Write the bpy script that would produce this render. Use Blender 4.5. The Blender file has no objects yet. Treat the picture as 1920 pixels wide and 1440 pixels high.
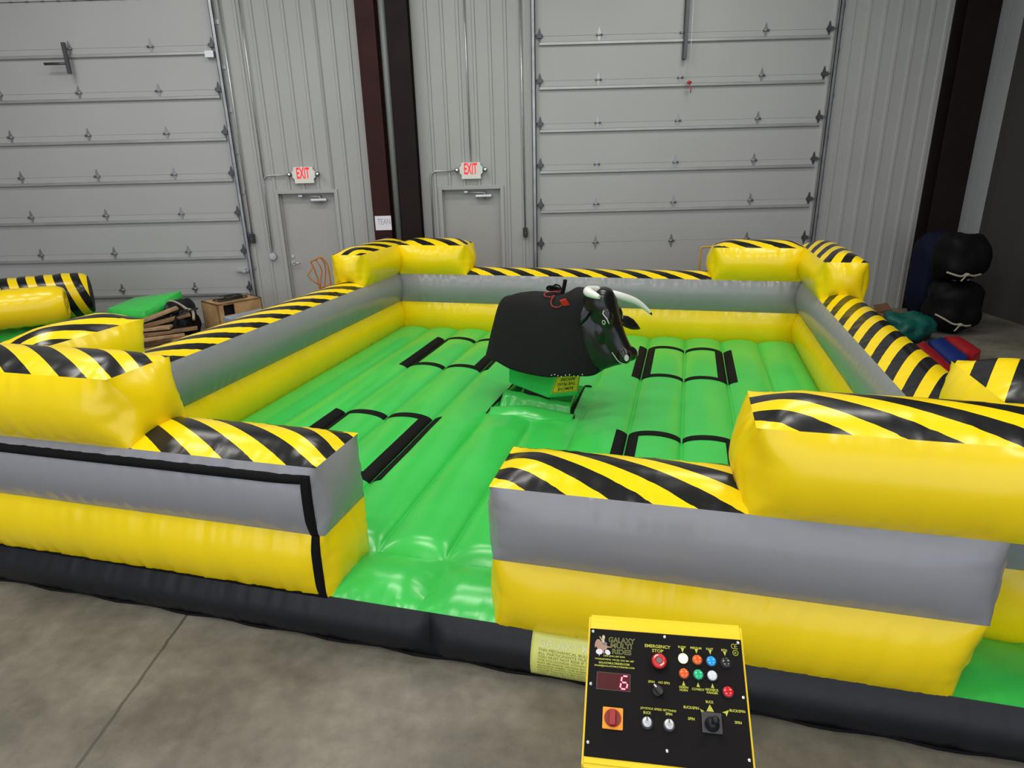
import bpy, bmesh, math, random
from mathutils import Vector, Matrix, noise
from mathutils.bvhtree import BVHTree

sc = bpy.context.scene
COL = sc.collection
R = math.radians
random.seed(7)

# ------------------------------------------------------------------ camera
cd = bpy.data.cameras.new('camera'); cam = bpy.data.objects.new('camera', cd); COL.objects.link(cam)
cd.sensor_width = 36.0; cd.lens = 36.0 * 1202.96 / 1920.0; cd.clip_start = 0.05; cd.clip_end = 200
_R = Vector((0.99972444, 0.00113292, -0.02344678)); _U = Vector((0.02180684, 0.32489359, 0.94549913)); _F = Vector((-0.00868888, 0.9457499, -0.32477936))
cam.matrix_world = Matrix(((_R.x, _U.x, -_F.x, 1.64744), (_R.y, _U.y, -_F.y, -9.08307), (_R.z, _U.z, -_F.z, 2.45669), (0, 0, 0, 1)))
sc.camera = cam

# ------------------------------------------------------------------ world, lamps, exposure
W = bpy.data.worlds.new('world'); sc.world = W; W.use_nodes = True
W.node_tree.nodes['Background'].inputs[0].default_value = (0.80, 0.88, 1.0, 1)
W.node_tree.nodes['Background'].inputs[1].default_value = 1.75
sc.view_settings.view_transform = 'Standard'; sc.view_settings.look = 'None'
sc.view_settings.gamma = 1.0; sc.view_settings.use_curve_mapping = False
sc.view_settings.exposure = 0.0

def area(name, loc, size, power, col=(1, 0.97, 0.93), rot=(0, 0, 0)):
    l = bpy.data.lights.new(name, 'AREA'); l.shape = 'RECTANGLE'; l.size, l.size_y = size; l.energy = power; l.color = col
    o = bpy.data.objects.new(name, l); COL.objects.link(o); o.location = loc; o.rotation_euler = rot
    return o
for lx in (-4.5, 0.0, 4.5):
    for ly in (-11.0, -7.5, -4.2, -1.4):
        area('ceiling_lamp_light', (lx, ly, 6.3), (1.8, 0.7), 78)

# ------------------------------------------------------------------ helpers
def tag(o, label=None, cat=None, group=None, kind=None):
    if label: o['label'] = label
    if cat: o['category'] = cat
    if group: o['group'] = group
    if kind: o['kind'] = kind
    return o

def thing(name, label, cat, loc=(0, 0, 0), rotz=0.0, group=None, kind=None):
    o = bpy.data.objects.new(name, None); COL.objects.link(o)
    o.empty_display_size = 0.1
    o.location = loc; o.rotation_euler = (0, 0, rotz)
    return tag(o, label, cat, group, kind)

class MB:
    """collects shapes into ONE mesh"""
    def __init__(s): s.bm = bmesh.new(); s.uv = s.bm.loops.layers.uv.new('UVMap')
    def box(s, lo, hi, bev=0.0, M=None, mi=0):
        t = bmesh.new(); bmesh.ops.create_cube(t, size=1.0)
        lo = Vector(lo); hi = Vector(hi)
        for v in t.verts: v.co = Vector((lo[i] + (v.co[i] + 0.5) * (hi[i] - lo[i]) for i in range(3)))
        if bev > 0: bmesh.ops.bevel(t, geom=t.edges[:], offset=bev, segments=2, affect='EDGES', profile=0.6)
        return s.take(t, M, mi)
    def take(s, t, M=None, mi=0):
        t.verts.index_update(); vs = [s.bm.verts.new((M @ v.co) if M else v.co) for v in t.verts]
        for f in t.faces:
            try:
                g = s.bm.faces.new([vs[v.index] for v in f.verts]); g.smooth = f.smooth; g.material_index = mi
            except ValueError: pass
        t.free(); return s
    def cyl(s, a, b, r, r2=None, n=16, M=None, mi=0, caps=True):
        a = Vector(a); b = Vector(b); r2 = r if r2 is None else r2
        d = (b - a); L = d.length; q = d.to_track_quat('Z', 'Y').to_matrix().to_4x4()
        T = Matrix.Translation((a + b) / 2) @ q
        t = bmesh.new(); bmesh.ops.create_cone(t, cap_ends=caps, segments=n, radius1=r, radius2=r2, depth=L)
        for f in t.faces: f.smooth = len(f.verts) == 4
        for v in t.verts: v.co = T @ v.co
        return s.take(t, M, mi)
    def sphere(s, c, r, sc3=(1, 1, 1), M=None, mi=0, n=16):
        t = bmesh.new(); bmesh.ops.create_uvsphere(t, u_segments=n, v_segments=max(6, n // 2), radius=r)
        for v in t.verts: v.co = Vector(c) + Vector((v.co.x * sc3[0], v.co.y * sc3[1], v.co.z * sc3[2]))
        for f in t.faces: f.smooth = True
        return s.take(t, M, mi)
    def tube(s, pts, r, n=8, M=None, mi=0, closed=False):
        pts = [Vector(p) for p in pts]; m = len(pts); rs = r if isinstance(r, (list, tuple)) else [r] * m
        rings = []; up = None
        for i, p in enumerate(pts):
            if closed: d = pts[(i + 1) % m] - pts[i - 1]
            else: d = pts[min(i + 1, m - 1)] - pts[max(i - 1, 0)]
            d.normalize()
            if up is None: up = Vector((0, 0, 1)) if abs(d.z) < 0.9 else Vector((1, 0, 0))
            x = up.cross(d); 
            if x.length < 1e-4: x = Vector((1, 0, 0)).cross(d)
            x.normalize(); y = d.cross(x); up = y
            rings.append([s.bm.verts.new((M @ q) if M else q) for q in [p + (x * math.cos(2 * math.pi * k / n) + y * math.sin(2 * math.pi * k / n)) * rs[i] for k in range(n)]])
        for i in range(m if closed else m - 1):
            A = rings[i]; B = rings[(i + 1) % m]
            for k in range(n):
                f = s.bm.faces.new((A[k], A[(k + 1) % n], B[(k + 1) % n], B[k])); f.smooth = True; f.material_index = mi
        if not closed:
            for rg, rev in ((rings[0], True), (rings[-1], False)):
                f = s.bm.faces.new(rg[::-1] if rev else rg); f.material_index = mi
        return s
    def loft(s, rings, caps=True, M=None, mi=0):
        vr = [[s.bm.verts.new((M @ Vector(p)) if M else Vector(p)) for p in rg] for rg in rings]
        n = len(vr[0])
        for A, B in zip(vr, vr[1:]):
            for k in range(n):
                f = s.bm.faces.new((A[k], A[(k + 1) % n], B[(k + 1) % n], B[k])); f.smooth = True; f.material_index = mi
        if caps:
            for rg, rev in ((vr[0], True), (vr[-1], False)):
                f = s.bm.faces.new(rg[::-1] if rev else rg); f.material_index = mi
        return s
    def poly(s, pts, M=None, mi=0):
        f = s.bm.faces.new([s.bm.verts.new((M @ Vector(p)) if M else Vector(p)) for p in pts]); f.material_index = mi; return s
    def prism(s, pts, vec, M=None, mi=0):
        a = [Vector(p) for p in pts]; b = [p + Vector(vec) for p in a]
        A = [s.bm.verts.new((M @ p) if M else p) for p in a]; B = [s.bm.verts.new((M @ p) if M else p) for p in b]
        n = len(a); fs = [s.bm.faces.new(A[::-1]), s.bm.faces.new(B)] + [s.bm.faces.new((A[k], A[(k + 1) % n], B[(k + 1) % n], B[k])) for k in range(n)]
        for f in fs: f.material_index = mi
        return s
    def build(s, name, mats, parent=None, world=True, smooth=None, fixn=True):
        if fixn: bmesh.ops.recalc_face_normals(s.bm, faces=s.bm.faces[:])
        if parent is not None and world:
            p = parent; off = Vector((0, 0, 0))
            while p is not None: off += p.location; p = p.parent
            bmesh.ops.translate(s.bm, vec=-off, verts=s.bm.verts[:])
        me = bpy.data.meshes.new(name); s.bm.to_mesh(me); s.bm.free()
        for m in (mats if isinstance(mats, (list, tuple)) else [mats]): me.materials.append(m)
        if smooth is not None:
            for p in me.polygons: p.use_smooth = smooth
        o = bpy.data.objects.new(name, me); COL.objects.link(o)
        if parent is not None: o.parent = parent
        return o

def dup(o, parent=None):
    c = o.copy(); COL.objects.link(c)
    if parent is not None: c.parent = parent
    for ch in list(o.children): dup(ch, c)
    return c

def arc_path(pts, rad=0.08, seg=6):
    """polyline with rounded corners"""
    pts = [Vector(p) for p in pts]; out = [pts[0]]
    for a, b, c in zip(pts, pts[1:], pts[2:]):
        u = (a - b).normalized(); v = (c - b).normalized(); r = min(rad, (a - b).length * .45, (c - b).length * .45)
        p0 = b + u * r; p1 = b + v * r
        for k in range(seg + 1):
            t = k / seg; out.append(p0 * (1 - t) ** 2 + b * 2 * t * (1 - t) + p1 * t * t)
    out.append(pts[-1]); return out

def spline(pts, k=8):
    """Catmull-Rom resample of tuples of any width"""
    P = [tuple(p) for p in pts]; P = [P[0]] + P + [P[-1]]; out = []
    for i in range(1, len(P) - 2):
        for j in range(k):
            t = j / k; out.append(tuple(0.5 * (2 * b + (c - a) * t + (2 * a - 5 * b + 4 * c - d) * t * t + (3 * b - a - 3 * c + d) * t ** 3) for a, b, c, d in zip(P[i - 1], P[i], P[i + 1], P[i + 2])))
    out.append(P[-2]); return out

_tc = {}
def text_geo(txt, bold=0.0):
    key = (txt, bold)
    if key in _tc: return _tc[key]
    c = bpy.data.curves.new('lettering', 'FONT'); c.body = txt; c.align_x = 'CENTER'; c.align_y = 'CENTER'; c.resolution_u = 3; c.offset = bold
    o = bpy.data.objects.new('lettering', c); COL.objects.link(o)
    bpy.context.view_layer.update()
    me = bpy.data.meshes.new_from_object(o.evaluated_get(bpy.context.evaluated_depsgraph_get()))
    vs = [v.co.copy() for v in me.vertices]; fs = [tuple(p.vertices) for p in me.polygons]
    bpy.data.objects.remove(o); bpy.data.curves.remove(c); bpy.data.meshes.remove(me)
    x0 = min(v.x for v in vs); x1 = max(v.x for v in vs); y0 = min(v.y for v in vs); y1 = max(v.y for v in vs)
    vs = [((v.x - (x0 + x1) / 2) / (x1 - x0), (v.y - (y0 + y1) / 2) / (y1 - y0)) for v in vs]
    _tc[key] = (vs, fs); return _tc[key]
def add_text(mb, txt, w, h, fn, bold=0.0, mi=0):
    """lettering of width w and height h; fn maps (x, y) on the sign to 3D"""
    vs, fs = text_geo(txt, bold)
    V = [mb.bm.verts.new(fn(x * w, y * h)) for x, y in vs]
    for f in fs:
        try: g = mb.bm.faces.new([V[i] for i in f]); g.material_index = mi
        except ValueError: pass

# ------------------------------------------------------------------ materials
def mat(name, col, rough=0.5, metal=0.0, spec=0.5, bump=0.0, bscale=20.0, var=0.0, vscale=3.0, emit=None, estr=0.0, coat=0.0):
    m = bpy.data.materials.new(name); m.use_nodes = True; nt = m.node_tree; b = nt.nodes['Principled BSDF']
    b.inputs['Base Color'].default_value = (*col, 1); b.inputs['Roughness'].default_value = rough
    b.inputs['Metallic'].default_value = metal; b.inputs['Specular IOR Level'].default_value = spec; b.inputs['Coat Weight'].default_value = coat
    if emit: b.inputs['Emission Color'].default_value = (*emit, 1); b.inputs['Emission Strength'].default_value = estr
    tc = nt.nodes.new('ShaderNodeTexCoord')
    if var > 0:
        n = nt.nodes.new('ShaderNodeTexNoise'); n.inputs['Scale'].default_value = vscale; n.inputs['Detail'].default_value = 6
        nt.links.new(tc.outputs['Object'], n.inputs['Vector'])
        r = nt.nodes.new('ShaderNodeValToRGB'); r.color_ramp.elements[0].position = .3; r.color_ramp.elements[1].position = .7
        r.color_ramp.elements[0].color = (*[c * (1 - var) for c in col], 1); r.color_ramp.elements[1].color = (*[min(1, c * (1 + var)) for c in col], 1)
        nt.links.new(n.outputs['Fac'], r.inputs['Fac']); nt.links.new(r.outputs['Color'], b.inputs['Base Color'])
    if bump > 0:
        n = nt.nodes.new('ShaderNodeTexNoise'); n.inputs['Scale'].default_value = bscale; n.inputs['Detail'].default_value = 3
        nt.links.new(tc.outputs['Object'], n.inputs['Vector'])
        bp = nt.nodes.new('ShaderNodeBump'); bp.inputs['Strength'].default_value = bump; bp.inputs['Distance'].default_value = 0.02
        nt.links.new(n.outputs['Fac'], bp.inputs['Height']); nt.links.new(bp.outputs['Normal'], b.inputs['Normal'])
    return m

YEL = (0.90, 0.645, 0.003); BLK = (0.010, 0.010, 0.011)
M_yel = mat('yellow_vinyl', YEL, .24, spec=.45, bump=.06, bscale=9, var=.03, vscale=2)
M_gry = mat('grey_vinyl', (0.262, 0.262, 0.282), .25, bump=.05, bscale=9)
M_grn = mat('green_vinyl', (0.045, 0.525, 0.08), .25, bump=.06, bscale=10, var=.05, vscale=2.5)
M_blk = mat('black_vinyl', (0.007, 0.008, 0.011), .45, spec=.35, bump=.12, bscale=14)
M_web = mat('black_webbing', (0.006, 0.006, 0.006), .75, spec=.12, bump=.2, bscale=220)
def stripes_mat():
    m = mat('hazard_stripe_vinyl', YEL, .24, spec=.35, bump=.06, bscale=9); nt = m.node_tree; b = nt.nodes['Principled BSDF']
    uv = nt.nodes.new('ShaderNodeUVMap'); sx = nt.nodes.new('ShaderNodeSeparateXYZ'); fr = nt.nodes.new('ShaderNodeMath'); fr.operation = 'FRACT'
    gt = nt.nodes.new('ShaderNodeMath'); gt.operation = 'GREATER_THAN'; gt.inputs[1].default_value = .5
    mx = nt.nodes.new('ShaderNodeMix'); mx.data_type = 'RGBA'; mx.inputs[6].default_value = (*YEL, 1); mx.inputs[7].default_value = (*BLK, 1)
    nt.links.new(uv.outputs[0], sx.inputs[0]); nt.links.new(sx.outputs[0], fr.inputs[0]); nt.links.new(fr.outputs[0], gt.inputs[0])
    nt.links.new(gt.outputs[0], mx.inputs[0]); nt.links.new(mx.outputs[2], b.inputs['Base Color']); return m
M_str = stripes_mat()
M_wall = mat('painted_liner_panel', (0.36, 0.36, 0.35), .5, var=.03, vscale=1.2)
M_door = mat('garage_door_skin', (0.385, 0.385, 0.38), .45, var=.03, vscale=.8, bump=.03, bscale=60)
M_exit = mat('painted_exit_door', (0.35, 0.345, 0.33), .5, var=.03)
M_frame = mat('door_frame_paint', (0.36, 0.36, 0.35), .5)
M_galv = mat('galvanised_steel', (0.52, 0.53, 0.54), .38, metal=.85, var=.12, vscale=9)
M_strut = mat('door_strut_steel', (0.40, 0.40, 0.39), .42, metal=.55, var=.1, vscale=2)
M_track = mat('track_steel', (0.34, 0.345, 0.36), .42, metal=.75, var=.15, vscale=6)
M_hinge = mat('hinge_steel', (0.33, 0.33, 0.34), .35, metal=.8)
M_dkmet = mat('dark_steel', (0.10, 0.10, 0.11), .45, metal=.7)
M_red = mat('oxide_red_primer', (0.030, 0.0085, 0.008), .6, spec=.15, var=.2, vscale=3)
M_dkred = mat('dark_shaded_primer', (0.013, 0.007, 0.007), .65, spec=.15, var=.2)  # darker primer: shade painted into the column right of the pipe
M_white = mat('white_plastic', (0.72, 0.71, 0.66), .5)
M_chrome = mat('chrome', (0.75, 0.75, 0.75), .18, metal=1)
M_paper = mat('white_paper', (0.72, 0.70, 0.74), .8)
M_ink = mat('marker_ink', (0.25, 0.27, 0.36), .8)
M_exitred = mat('lit_red_letters', (0.7, 0.01, 0.02), .5, emit=(1, .02, .05), estr=.45)

# ------------------------------------------------------------------ floor and room shell
def floor_mat():
    m = mat('polished_concrete', (0.20, 0.185, 0.155), .55); nt = m.node_tree; b = nt.nodes['Principled BSDF']
    tc = nt.nodes.new('ShaderNodeTexCoord'); L = nt.links
    def noi(s, d, r=.6):
        n = nt.nodes.new('ShaderNodeTexNoise'); n.inputs['Scale'].default_value = s; n.inputs['Detail'].default_value = d; n.inputs['Roughness'].default_value = r
        L.new(tc.outputs['Object'], n.inputs['Vector']); return n
    n1 = noi(1.1, 8, .65); n2 = noi(9, 6); n3 = noi(70, 3)
    r1 = nt.nodes.new('ShaderNodeValToRGB'); r1.color_ramp.elements[0].position = .36; r1.color_ramp.elements[1].position = .66
    r1.color_ramp.elements[0].color = (.105, .094, .073, 1); r1.color_ramp.elements[1].color = (.215, .195, .155, 1)
    L.new(n1.outputs['Fac'], r1.inputs['Fac'])
    mx = nt.nodes.new('ShaderNodeMix'); mx.data_type = 'RGBA'; mx.blend_type = 'OVERLAY'; mx.inputs[0].default_value = .5
    L.new(r1.outputs['Color'], mx.inputs[6]); L.new(n2.outputs['Fac'], mx.inputs[7])
    # saw-cut joint across the slab
    sx = nt.nodes.new('ShaderNodeSeparateXYZ'); L.new(tc.outputs['Object'], sx.inputs[0])
    def M2(op, a, bb=None):
        q = nt.nodes.new('ShaderNodeMath'); q.operation = op
        for i, z in enumerate((a, bb)):
            if z is None: continue
            if isinstance(z, (int, float)): q.inputs[i].default_value = z
            else: L.new(z, q.inputs[i])
        return q.outputs[0]
    wob = M2('MULTIPLY', M2('SUBTRACT', n2.outputs['Fac'], .5), .03)
    line = M2('ADD', M2('ADD', sx.outputs[0], .32), wob)
    near = M2('LESS_THAN', M2('ABSOLUTE', line), .009)
    mx2 = nt.nodes.new('ShaderNodeMix'); mx2.data_type = 'RGBA'; mx2.inputs[7].default_value = (.05, .043, .036, 1)
    L.new(M2('MULTIPLY', near, .75), mx2.inputs[0]); L.new(mx.outputs[2], mx2.inputs[6]); L.new(mx2.outputs[2], b.inputs['Base Color'])
    bp = nt.nodes.new('ShaderNodeBump'); bp.inputs['Strength'].default_value = .08; bp.inputs['Distance'].default_value = .01
    L.new(n3.outputs['Fac'], bp.inputs['Height']); L.new(bp.outputs['Normal'], b.inputs['Normal']); return m
m = MB(); m.box((-12, -16, -.15), (9.4, 2.2, 0)); o = m.build('floor', floor_mat()); tag(o, kind='structure')

WY = 1.592; ZT = 6.6
def rib_panel(mb, x0, x1, z0, z1):
    """ribbed liner sheet: flat pans with raised ribs every 0.2325 m"""
    per = .2325; xs = []
    k = math.floor((x0 - .41) / per) - 1
    while .41 + k * per < x1 + per:
        c = .41 + k * per
        for dx, y in ((-.028, 0), (-.018, -.020), (.018, -.020), (.028, 0)): xs.append((c + dx, y))
        k += 1
    pts = [(x0, 0)] + [p for p in sorted(xs) if x0 + .004 < p[0] < x1 - .004] + [(x1, 0)]
    A = [mb.bm.verts.new((x, WY + y, z0)) for x, y in pts]; B = [mb.bm.verts.new((x, WY + y, z1)) for x, y in pts]
    for i in range(len(pts) - 1): mb.bm.faces.new((A[i], A[i + 1], B[i + 1], B[i]))
m = MB()
LD = (-9.6, -2.735); RD = (2.02, 6.45); E1 = (-2.105, -1.21); E2 = (.512, 1.439); EH = 2.085; DH = 4.86
rib_panel(m, -12, LD[0], 0, ZT); rib_panel(m, LD[1], E1[0], 0, ZT); rib_panel(m, E1[0], E1[1], EH, ZT); rib_panel(m, E1[1], E2[0], 0, ZT)
rib_panel(m, E2[0], E2[1], EH, ZT); rib_panel(m, E2[1], RD[0], 0, ZT); rib_panel(m, RD[1], 9.2, 0, ZT)
rib_panel(m, LD[0], LD[1], DH, ZT); rib_panel(m, RD[0], RD[1], DH, ZT)
m.box((-12, WY + .16, 0), (9.2, WY + .3, ZT))
o = m.build('wall_back', M_wall, fixn=False); tag(o, kind='structure')
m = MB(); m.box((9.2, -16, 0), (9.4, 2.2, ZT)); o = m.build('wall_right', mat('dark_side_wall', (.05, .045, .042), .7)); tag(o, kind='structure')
m = MB(); m.box((-12.2, -16, 0), (-12, 2.2, ZT)); o = m.build('wall_left', M_wall); tag(o, kind='structure')
m = MB(); m.box((-12.2, -16, ZT), (9.4, 2.2, ZT + .2)); o = m.build('ceiling', mat('white_roof_insulation', (.6, .6, .6), .8)); tag(o, kind='structure')

# ------------------------------------------------------------------ garage doors
def hinge_mesh():
    m = MB()
    m.prism([(-.006, 0, .105), (-.03, 0, .02), (-.03, 0, 0), (.03, 0, 0), (.03, 0, .02), (.006, 0, .105)], (0, -.006, 0))
    m.prism([(-.006, 0, -.105), (-.026, 0, -.02), (-.026, 0, 0), (.026, 0, 0), (.026, 0, -.02), (.006, 0, -.105)], (0, -.006, 0))
    m.cyl((-.042, -.016, 0), (.042, -.016, 0), .012, n=10)
    for sx in (-.042, .042): m.cyl((sx - .004, -.016, 0), (sx + .004, -.016, 0), .018, n=10)
    return m
_h = hinge_mesh().build('hinge', M_hinge); H_ME = _h.data; bpy.data.objects.remove(_h)
_m = hinge_mesh(); _m.cyl((.04, -.03, 0), (.11, -.03, 0), .008, n=8); _m.cyl((.085, -.03, 0), (.105, -.03, 0), .026, n=12); _m.box((-.035, -.034, -.028), (.05, 0, .028))
_h = _m.build('roller_hinge', M_dkmet); HR_ME = _h.data; bpy.data.objects.remove(_h)

def garage_door(name, x0, x1, hinge_xs, strut_seams, roller_left):
    root = thing(name, None, None, ((x0 + x1) / 2, WY, 0)); root['kind'] = 'structure'
    seams = [.604 + .605 * k for k in range(7)]
    zs = [0] + seams + [DH]
    for a, b in zip(zs, zs[1:]):
        m = MB(); m.box((x0, WY + .02, a + .0008), (x1, WY + .07, b - .0008), bev=.003); m.build('door_section', M_door, root)
    for k in strut_seams:
        z = seams[k] - .105
        m = MB(); m.prism([(x0 + .06, WY + .02, z - .022), (x0 + .06, WY + .002, z - .026), (x0 + .06, WY - .022, z - .016), (x0 + .06, WY - .022, z + .016), (x0 + .06, WY + .002, z + .026), (x0 + .06, WY + .02, z + .022)], (x1 - x0 - .12, 0, 0)); m.build('strut', M_strut, root)
    for z in seams:
        for i, hx in enumerate(hinge_xs):
            end = i in (0, len(hinge_xs) - 1)
            h = bpy.data.objects.new('roller_hinge' if end else 'hinge', HR_ME if end else H_ME); COL.objects.link(h); h.parent = root
            h.location = (hx - root.location.x, .018, z)
            if end and i == 0: h.rotation_euler = (0, 0, 0); h.scale = (-1, 1, 1)
    for x, s in ((x0, -1), (x1, 1)):
        m = MB(); c = x + s * .035
        m.box((c - .028, WY - .085, .02), (c + .028, WY - .075, ZT - .4)); m.box((c - .028, WY - .085, .02), (c - .02, WY - .02, ZT - .4)); m.box((c + .02, WY - .085, .02), (c + .028, WY - .02, ZT - .4))
        for k in range(9): m.box((c - .02, WY - .03, .3 + k * .6), (c + .05 * s + .02, WY + .01, .36 + k * .6))
        m.build('track', M_track, root)
        m = MB(); m.box((min(x, x + s * .13), WY - .012, 0), (max(x, x + s * .13), WY - .004, DH + .1)); m.box((x - .006, WY - .012, 0), (x + .006, WY + .02, DH)); m.build('jamb_trim', M_wall, root)
    return root
dL = garage_door('door_1', LD[0], LD[1], [LD[0] + .07, -8.6, -7.38, -6.16, -4.945, -3.722, LD[1] - .07], range(7), False)
dR = garage_door('door_2', RD[0], RD[1], [RD[0] + .065, 2.972, 4.208, 5.438, RD[1] - .075], (1, 2, 3, 4, 5, 6)[1:], True)
m = MB(); m.box((-2.90, WY - .06, 4.06), (-2.77, WY + .02, 4.15)); m.build('top_bracket', M_galv, dL)
m = MB(); m.box((-2.97, WY - .03, .872), (-2.76, WY + .02, .905)); m.box((-2.86, WY - .05, .86), (-2.80, WY + .02, .915)); m.build('slide_lock', M_galv, dL)
m = MB(); m.box((4.215, WY - .10, 3.87), (4.265, WY + .02, 4.86)); m.build('opener_arm', M_dkmet, dR)
m = MB(); m.tube([(4.305, WY - .12, 4.86), (4.315, WY - .12, 3.56)], .004); m.build('release_cord', M_white, dR)
m = MB(); m.sphere((4.318, WY - .12, 3.545), .028, (1.3, 1, .8)); m.tube([(4.32, WY - .12, 3.53), (4.345, WY - .12, 3.46), (4.345, WY - .12, 3.40)], .008); m.build('release_handle', mat('red_plastic', (.45, .02, .03), .4), dR)
m = MB(); m.tube([(-5.28, WY - .12, 4.02), (-5.06, WY - .12, 4.02), (-4.955, WY - .12, 4.02)], .02, n=6); m.box((-4.965, WY - .13, 3.88), (-4.915, WY - .09, 4.3)); m.build('opener_arm', M_dkmet, dL)

# ------------------------------------------------------------------ exit doors
def exit_door(name, x0, x1, hx):
    root = thing(name, None, None, ((x0 + x1) / 2, WY, 0)); root['kind'] = 'structure'
    fr = MB(); w = .055
    for a, b in (((x0 - w, WY - .03, 0), (x0, WY + .12, EH + w)), ((x1, WY - .03, 0), (x1 + w, WY + .12, EH + w)), ((x0, WY - .03, EH), (x1, WY + .12, EH + w))): fr.box(a, b, bev=.004)
    for a, b in (((x0, WY + .05, 0), (x0 + .018, WY + .12, EH)), ((x1 - .018, WY + .05, 0), (x1, WY + .12, EH)), ((x0, WY + .05, EH - .018), (x1, WY + .12, EH))): fr.box(a, b)
    fr.build('door_frame', M_wall, root)
    m = MB(); m.box((x0 + .012, WY + .085, .01), (x1 - .012, WY + .13, EH - .012), bev=.003); m.build('door_leaf', M_exit, root)
    m = MB(); m.box((x1 - .40, WY - .005, 1.955), (x1 - .14, WY + .085, 2.0), bev=.012); m.build('door_closer', M_galv, root)
    m = MB(); m.tube([(x1 - .25, WY + .02, 2.0), (x1 - .25, WY + .02, 2.03), (x1 - .55, WY + .01, 2.045)], .009); m.box((x1 - .58, WY - .0, 2.035), (x1 - .52, WY + .05, 2.06)); m.cyl((x1 - .25, WY + .03, 1.93), (x1 - .25, WY + .03, 2.05), .016, n=10); m.build('closer_arm', M_galv, root)
    m = MB(); m.cyl((hx, WY + .085, .98), (hx, WY + .07, .98), .035); m.cyl((hx, WY + .07, .98), (hx, WY + .03, .98), .011); m.tube([(hx, WY + .032, .98), (hx + .06, WY + .03, .985), (hx + .115, WY + .03, .98)], .011); m.cyl((hx, WY + .085, 1.09), (hx, WY + .065, 1.09), .026); m.build('lever_handle', M_chrome, root)
    return root
exit_door('door_3', *E1, -2.03)
exit_door('door_4', *E2, .59)

# ------------------------------------------------------------------ exit signs, conduit, switches
def exit_sign(cx, cz, label):
    root = thing('exit_sign', label, 'exit sign', (cx, WY - .016, cz), group='lit exit signs above the grey doors')
    m = MB(); hw, hh = .150, .122
    m.prism([(cx - hw, WY - .016, cz - hh), (cx - hw, WY - .016, cz - .06), (cx - hw - .03, WY - .016, cz - .035), (cx - hw - .03, WY - .016, cz + .05), (cx - hw, WY - .016, cz + .08), (cx - hw, WY - .016, cz + hh),
             (cx + hw, WY - .016, cz + hh), (cx + hw, WY - .016, cz + .08), (cx + hw + .03, WY - .016, cz + .05), (cx + hw + .03, WY - .016, cz - .035), (cx + hw, WY - .016, cz - .06), (cx + hw, WY - .016, cz - hh)], (0, -.055, 0))
    m.build('sign_housing', M_white, root)
    m = MB(); add_text(m, 'EXIT', .205, .165, lambda x, y: Vector((cx + x - .005, WY - .0745, cz + .03 + y)), bold=.022); m.build('exit_lettering', M_exitred, root)
    for s in (-1, 1):
        x = cx + s * .222
        m = MB(); m.cyl((cx + s * .18, WY - .045, cz + .008), (x, WY - .06, cz + .008), .012, n=8); m.sphere((x, WY - .075, cz + .008), .036, (1, 1.1, 1)); m.build('lamp_head', M_dkmet, root)
        m = MB(); m.sphere((x + .004, WY - .108, cz + .010), .027, (1, .5, 1)); m.build('lamp_lens', M_chrome, root)
exit_sign(-1.645, 2.363, 'lit red EXIT sign above the door nearest the left garage door')
exit_sign(.99, 2.367, 'lit red EXIT sign above the door left of the right garage door')
def conduit(name, label, pts, box=None):
    m = MB(); m.tube(arc_path(pts, .11), .012, n=8); root = None
    if box is None: o = m.build(name, M_galv); tag(o, label, 'conduit'); return o
    root = thing(name, label, 'conduit', (pts[-1][0], WY - .02, pts[-1][2])); m.build('pipe', M_galv, root)
    m = MB(); m.cyl((box[0], WY - .023, box[1]), (box[0], WY - .06, box[1]), .055, n=20); m.cyl((box[0], WY - .06, box[1]), (box[0], WY - .068, box[1]), .03, n=14); m.build('junction_box', M_galv, root); return root
yc = WY - .040
conduit('conduit', 'grey conduit bending from left EXIT sign down to a round box', [(-1.93, yc, 2.37), (-2.30, yc, 2.37), (-2.315, yc, 1.18)], (-2.318, 1.11))
conduit('conduit', 'thin conduit dropping from above into bend left of the left EXIT sign', [(-2.285, yc, 5.2), (-2.29, yc, 2.30)])
conduit('conduit', 'grey conduit bending from right EXIT sign down beside the door', [(.725, yc, 2.372), (.345, yc, 2.372), (.338, yc, .9)])
conduit('conduit', 'straight conduit dropping onto the top of the right EXIT sign', [(.985, yc, 5.2), (.99, yc, 2.50)])
conduit('conduit', 'conduit running down beside right garage door to black switch box', [(1.80, yc, 5.2), (1.825, yc, 1.47)])
conduit('conduit', 'conduit running down beside left garage door to black switch box', [(-2.585, yc, 5.2), (-2.605, yc, 1.48)])
def switch_box(x, z, label):
    root = thing('switch_box', label, 'switch', (x, WY - .016, z - .073), group='door push button stations')
    m = MB(); m.box((x - .036, WY - .085, z - .073), (x + .036, WY - .016, z + .073), bev=.006); m.build('case', mat('black_plastic', (.015, .015, .017), .4), root)
    for k, c in ((1, (.05, .05, .05)), (0, (.09, .09, .09)), (-1, (.05, .05, .06))):
        m = MB(); m.cyl((x, WY - .085, z + k * .042), (x, WY - .097, z + k * .042), .013, n=14); m.build('push_button', mat('button_grey', c, .4), root)
switch_box(-2.608, 1.405, 'black push button box beside the left garage door')
switch_box(1.827, 1.40, 'black push button box beside the right garage door')

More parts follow.
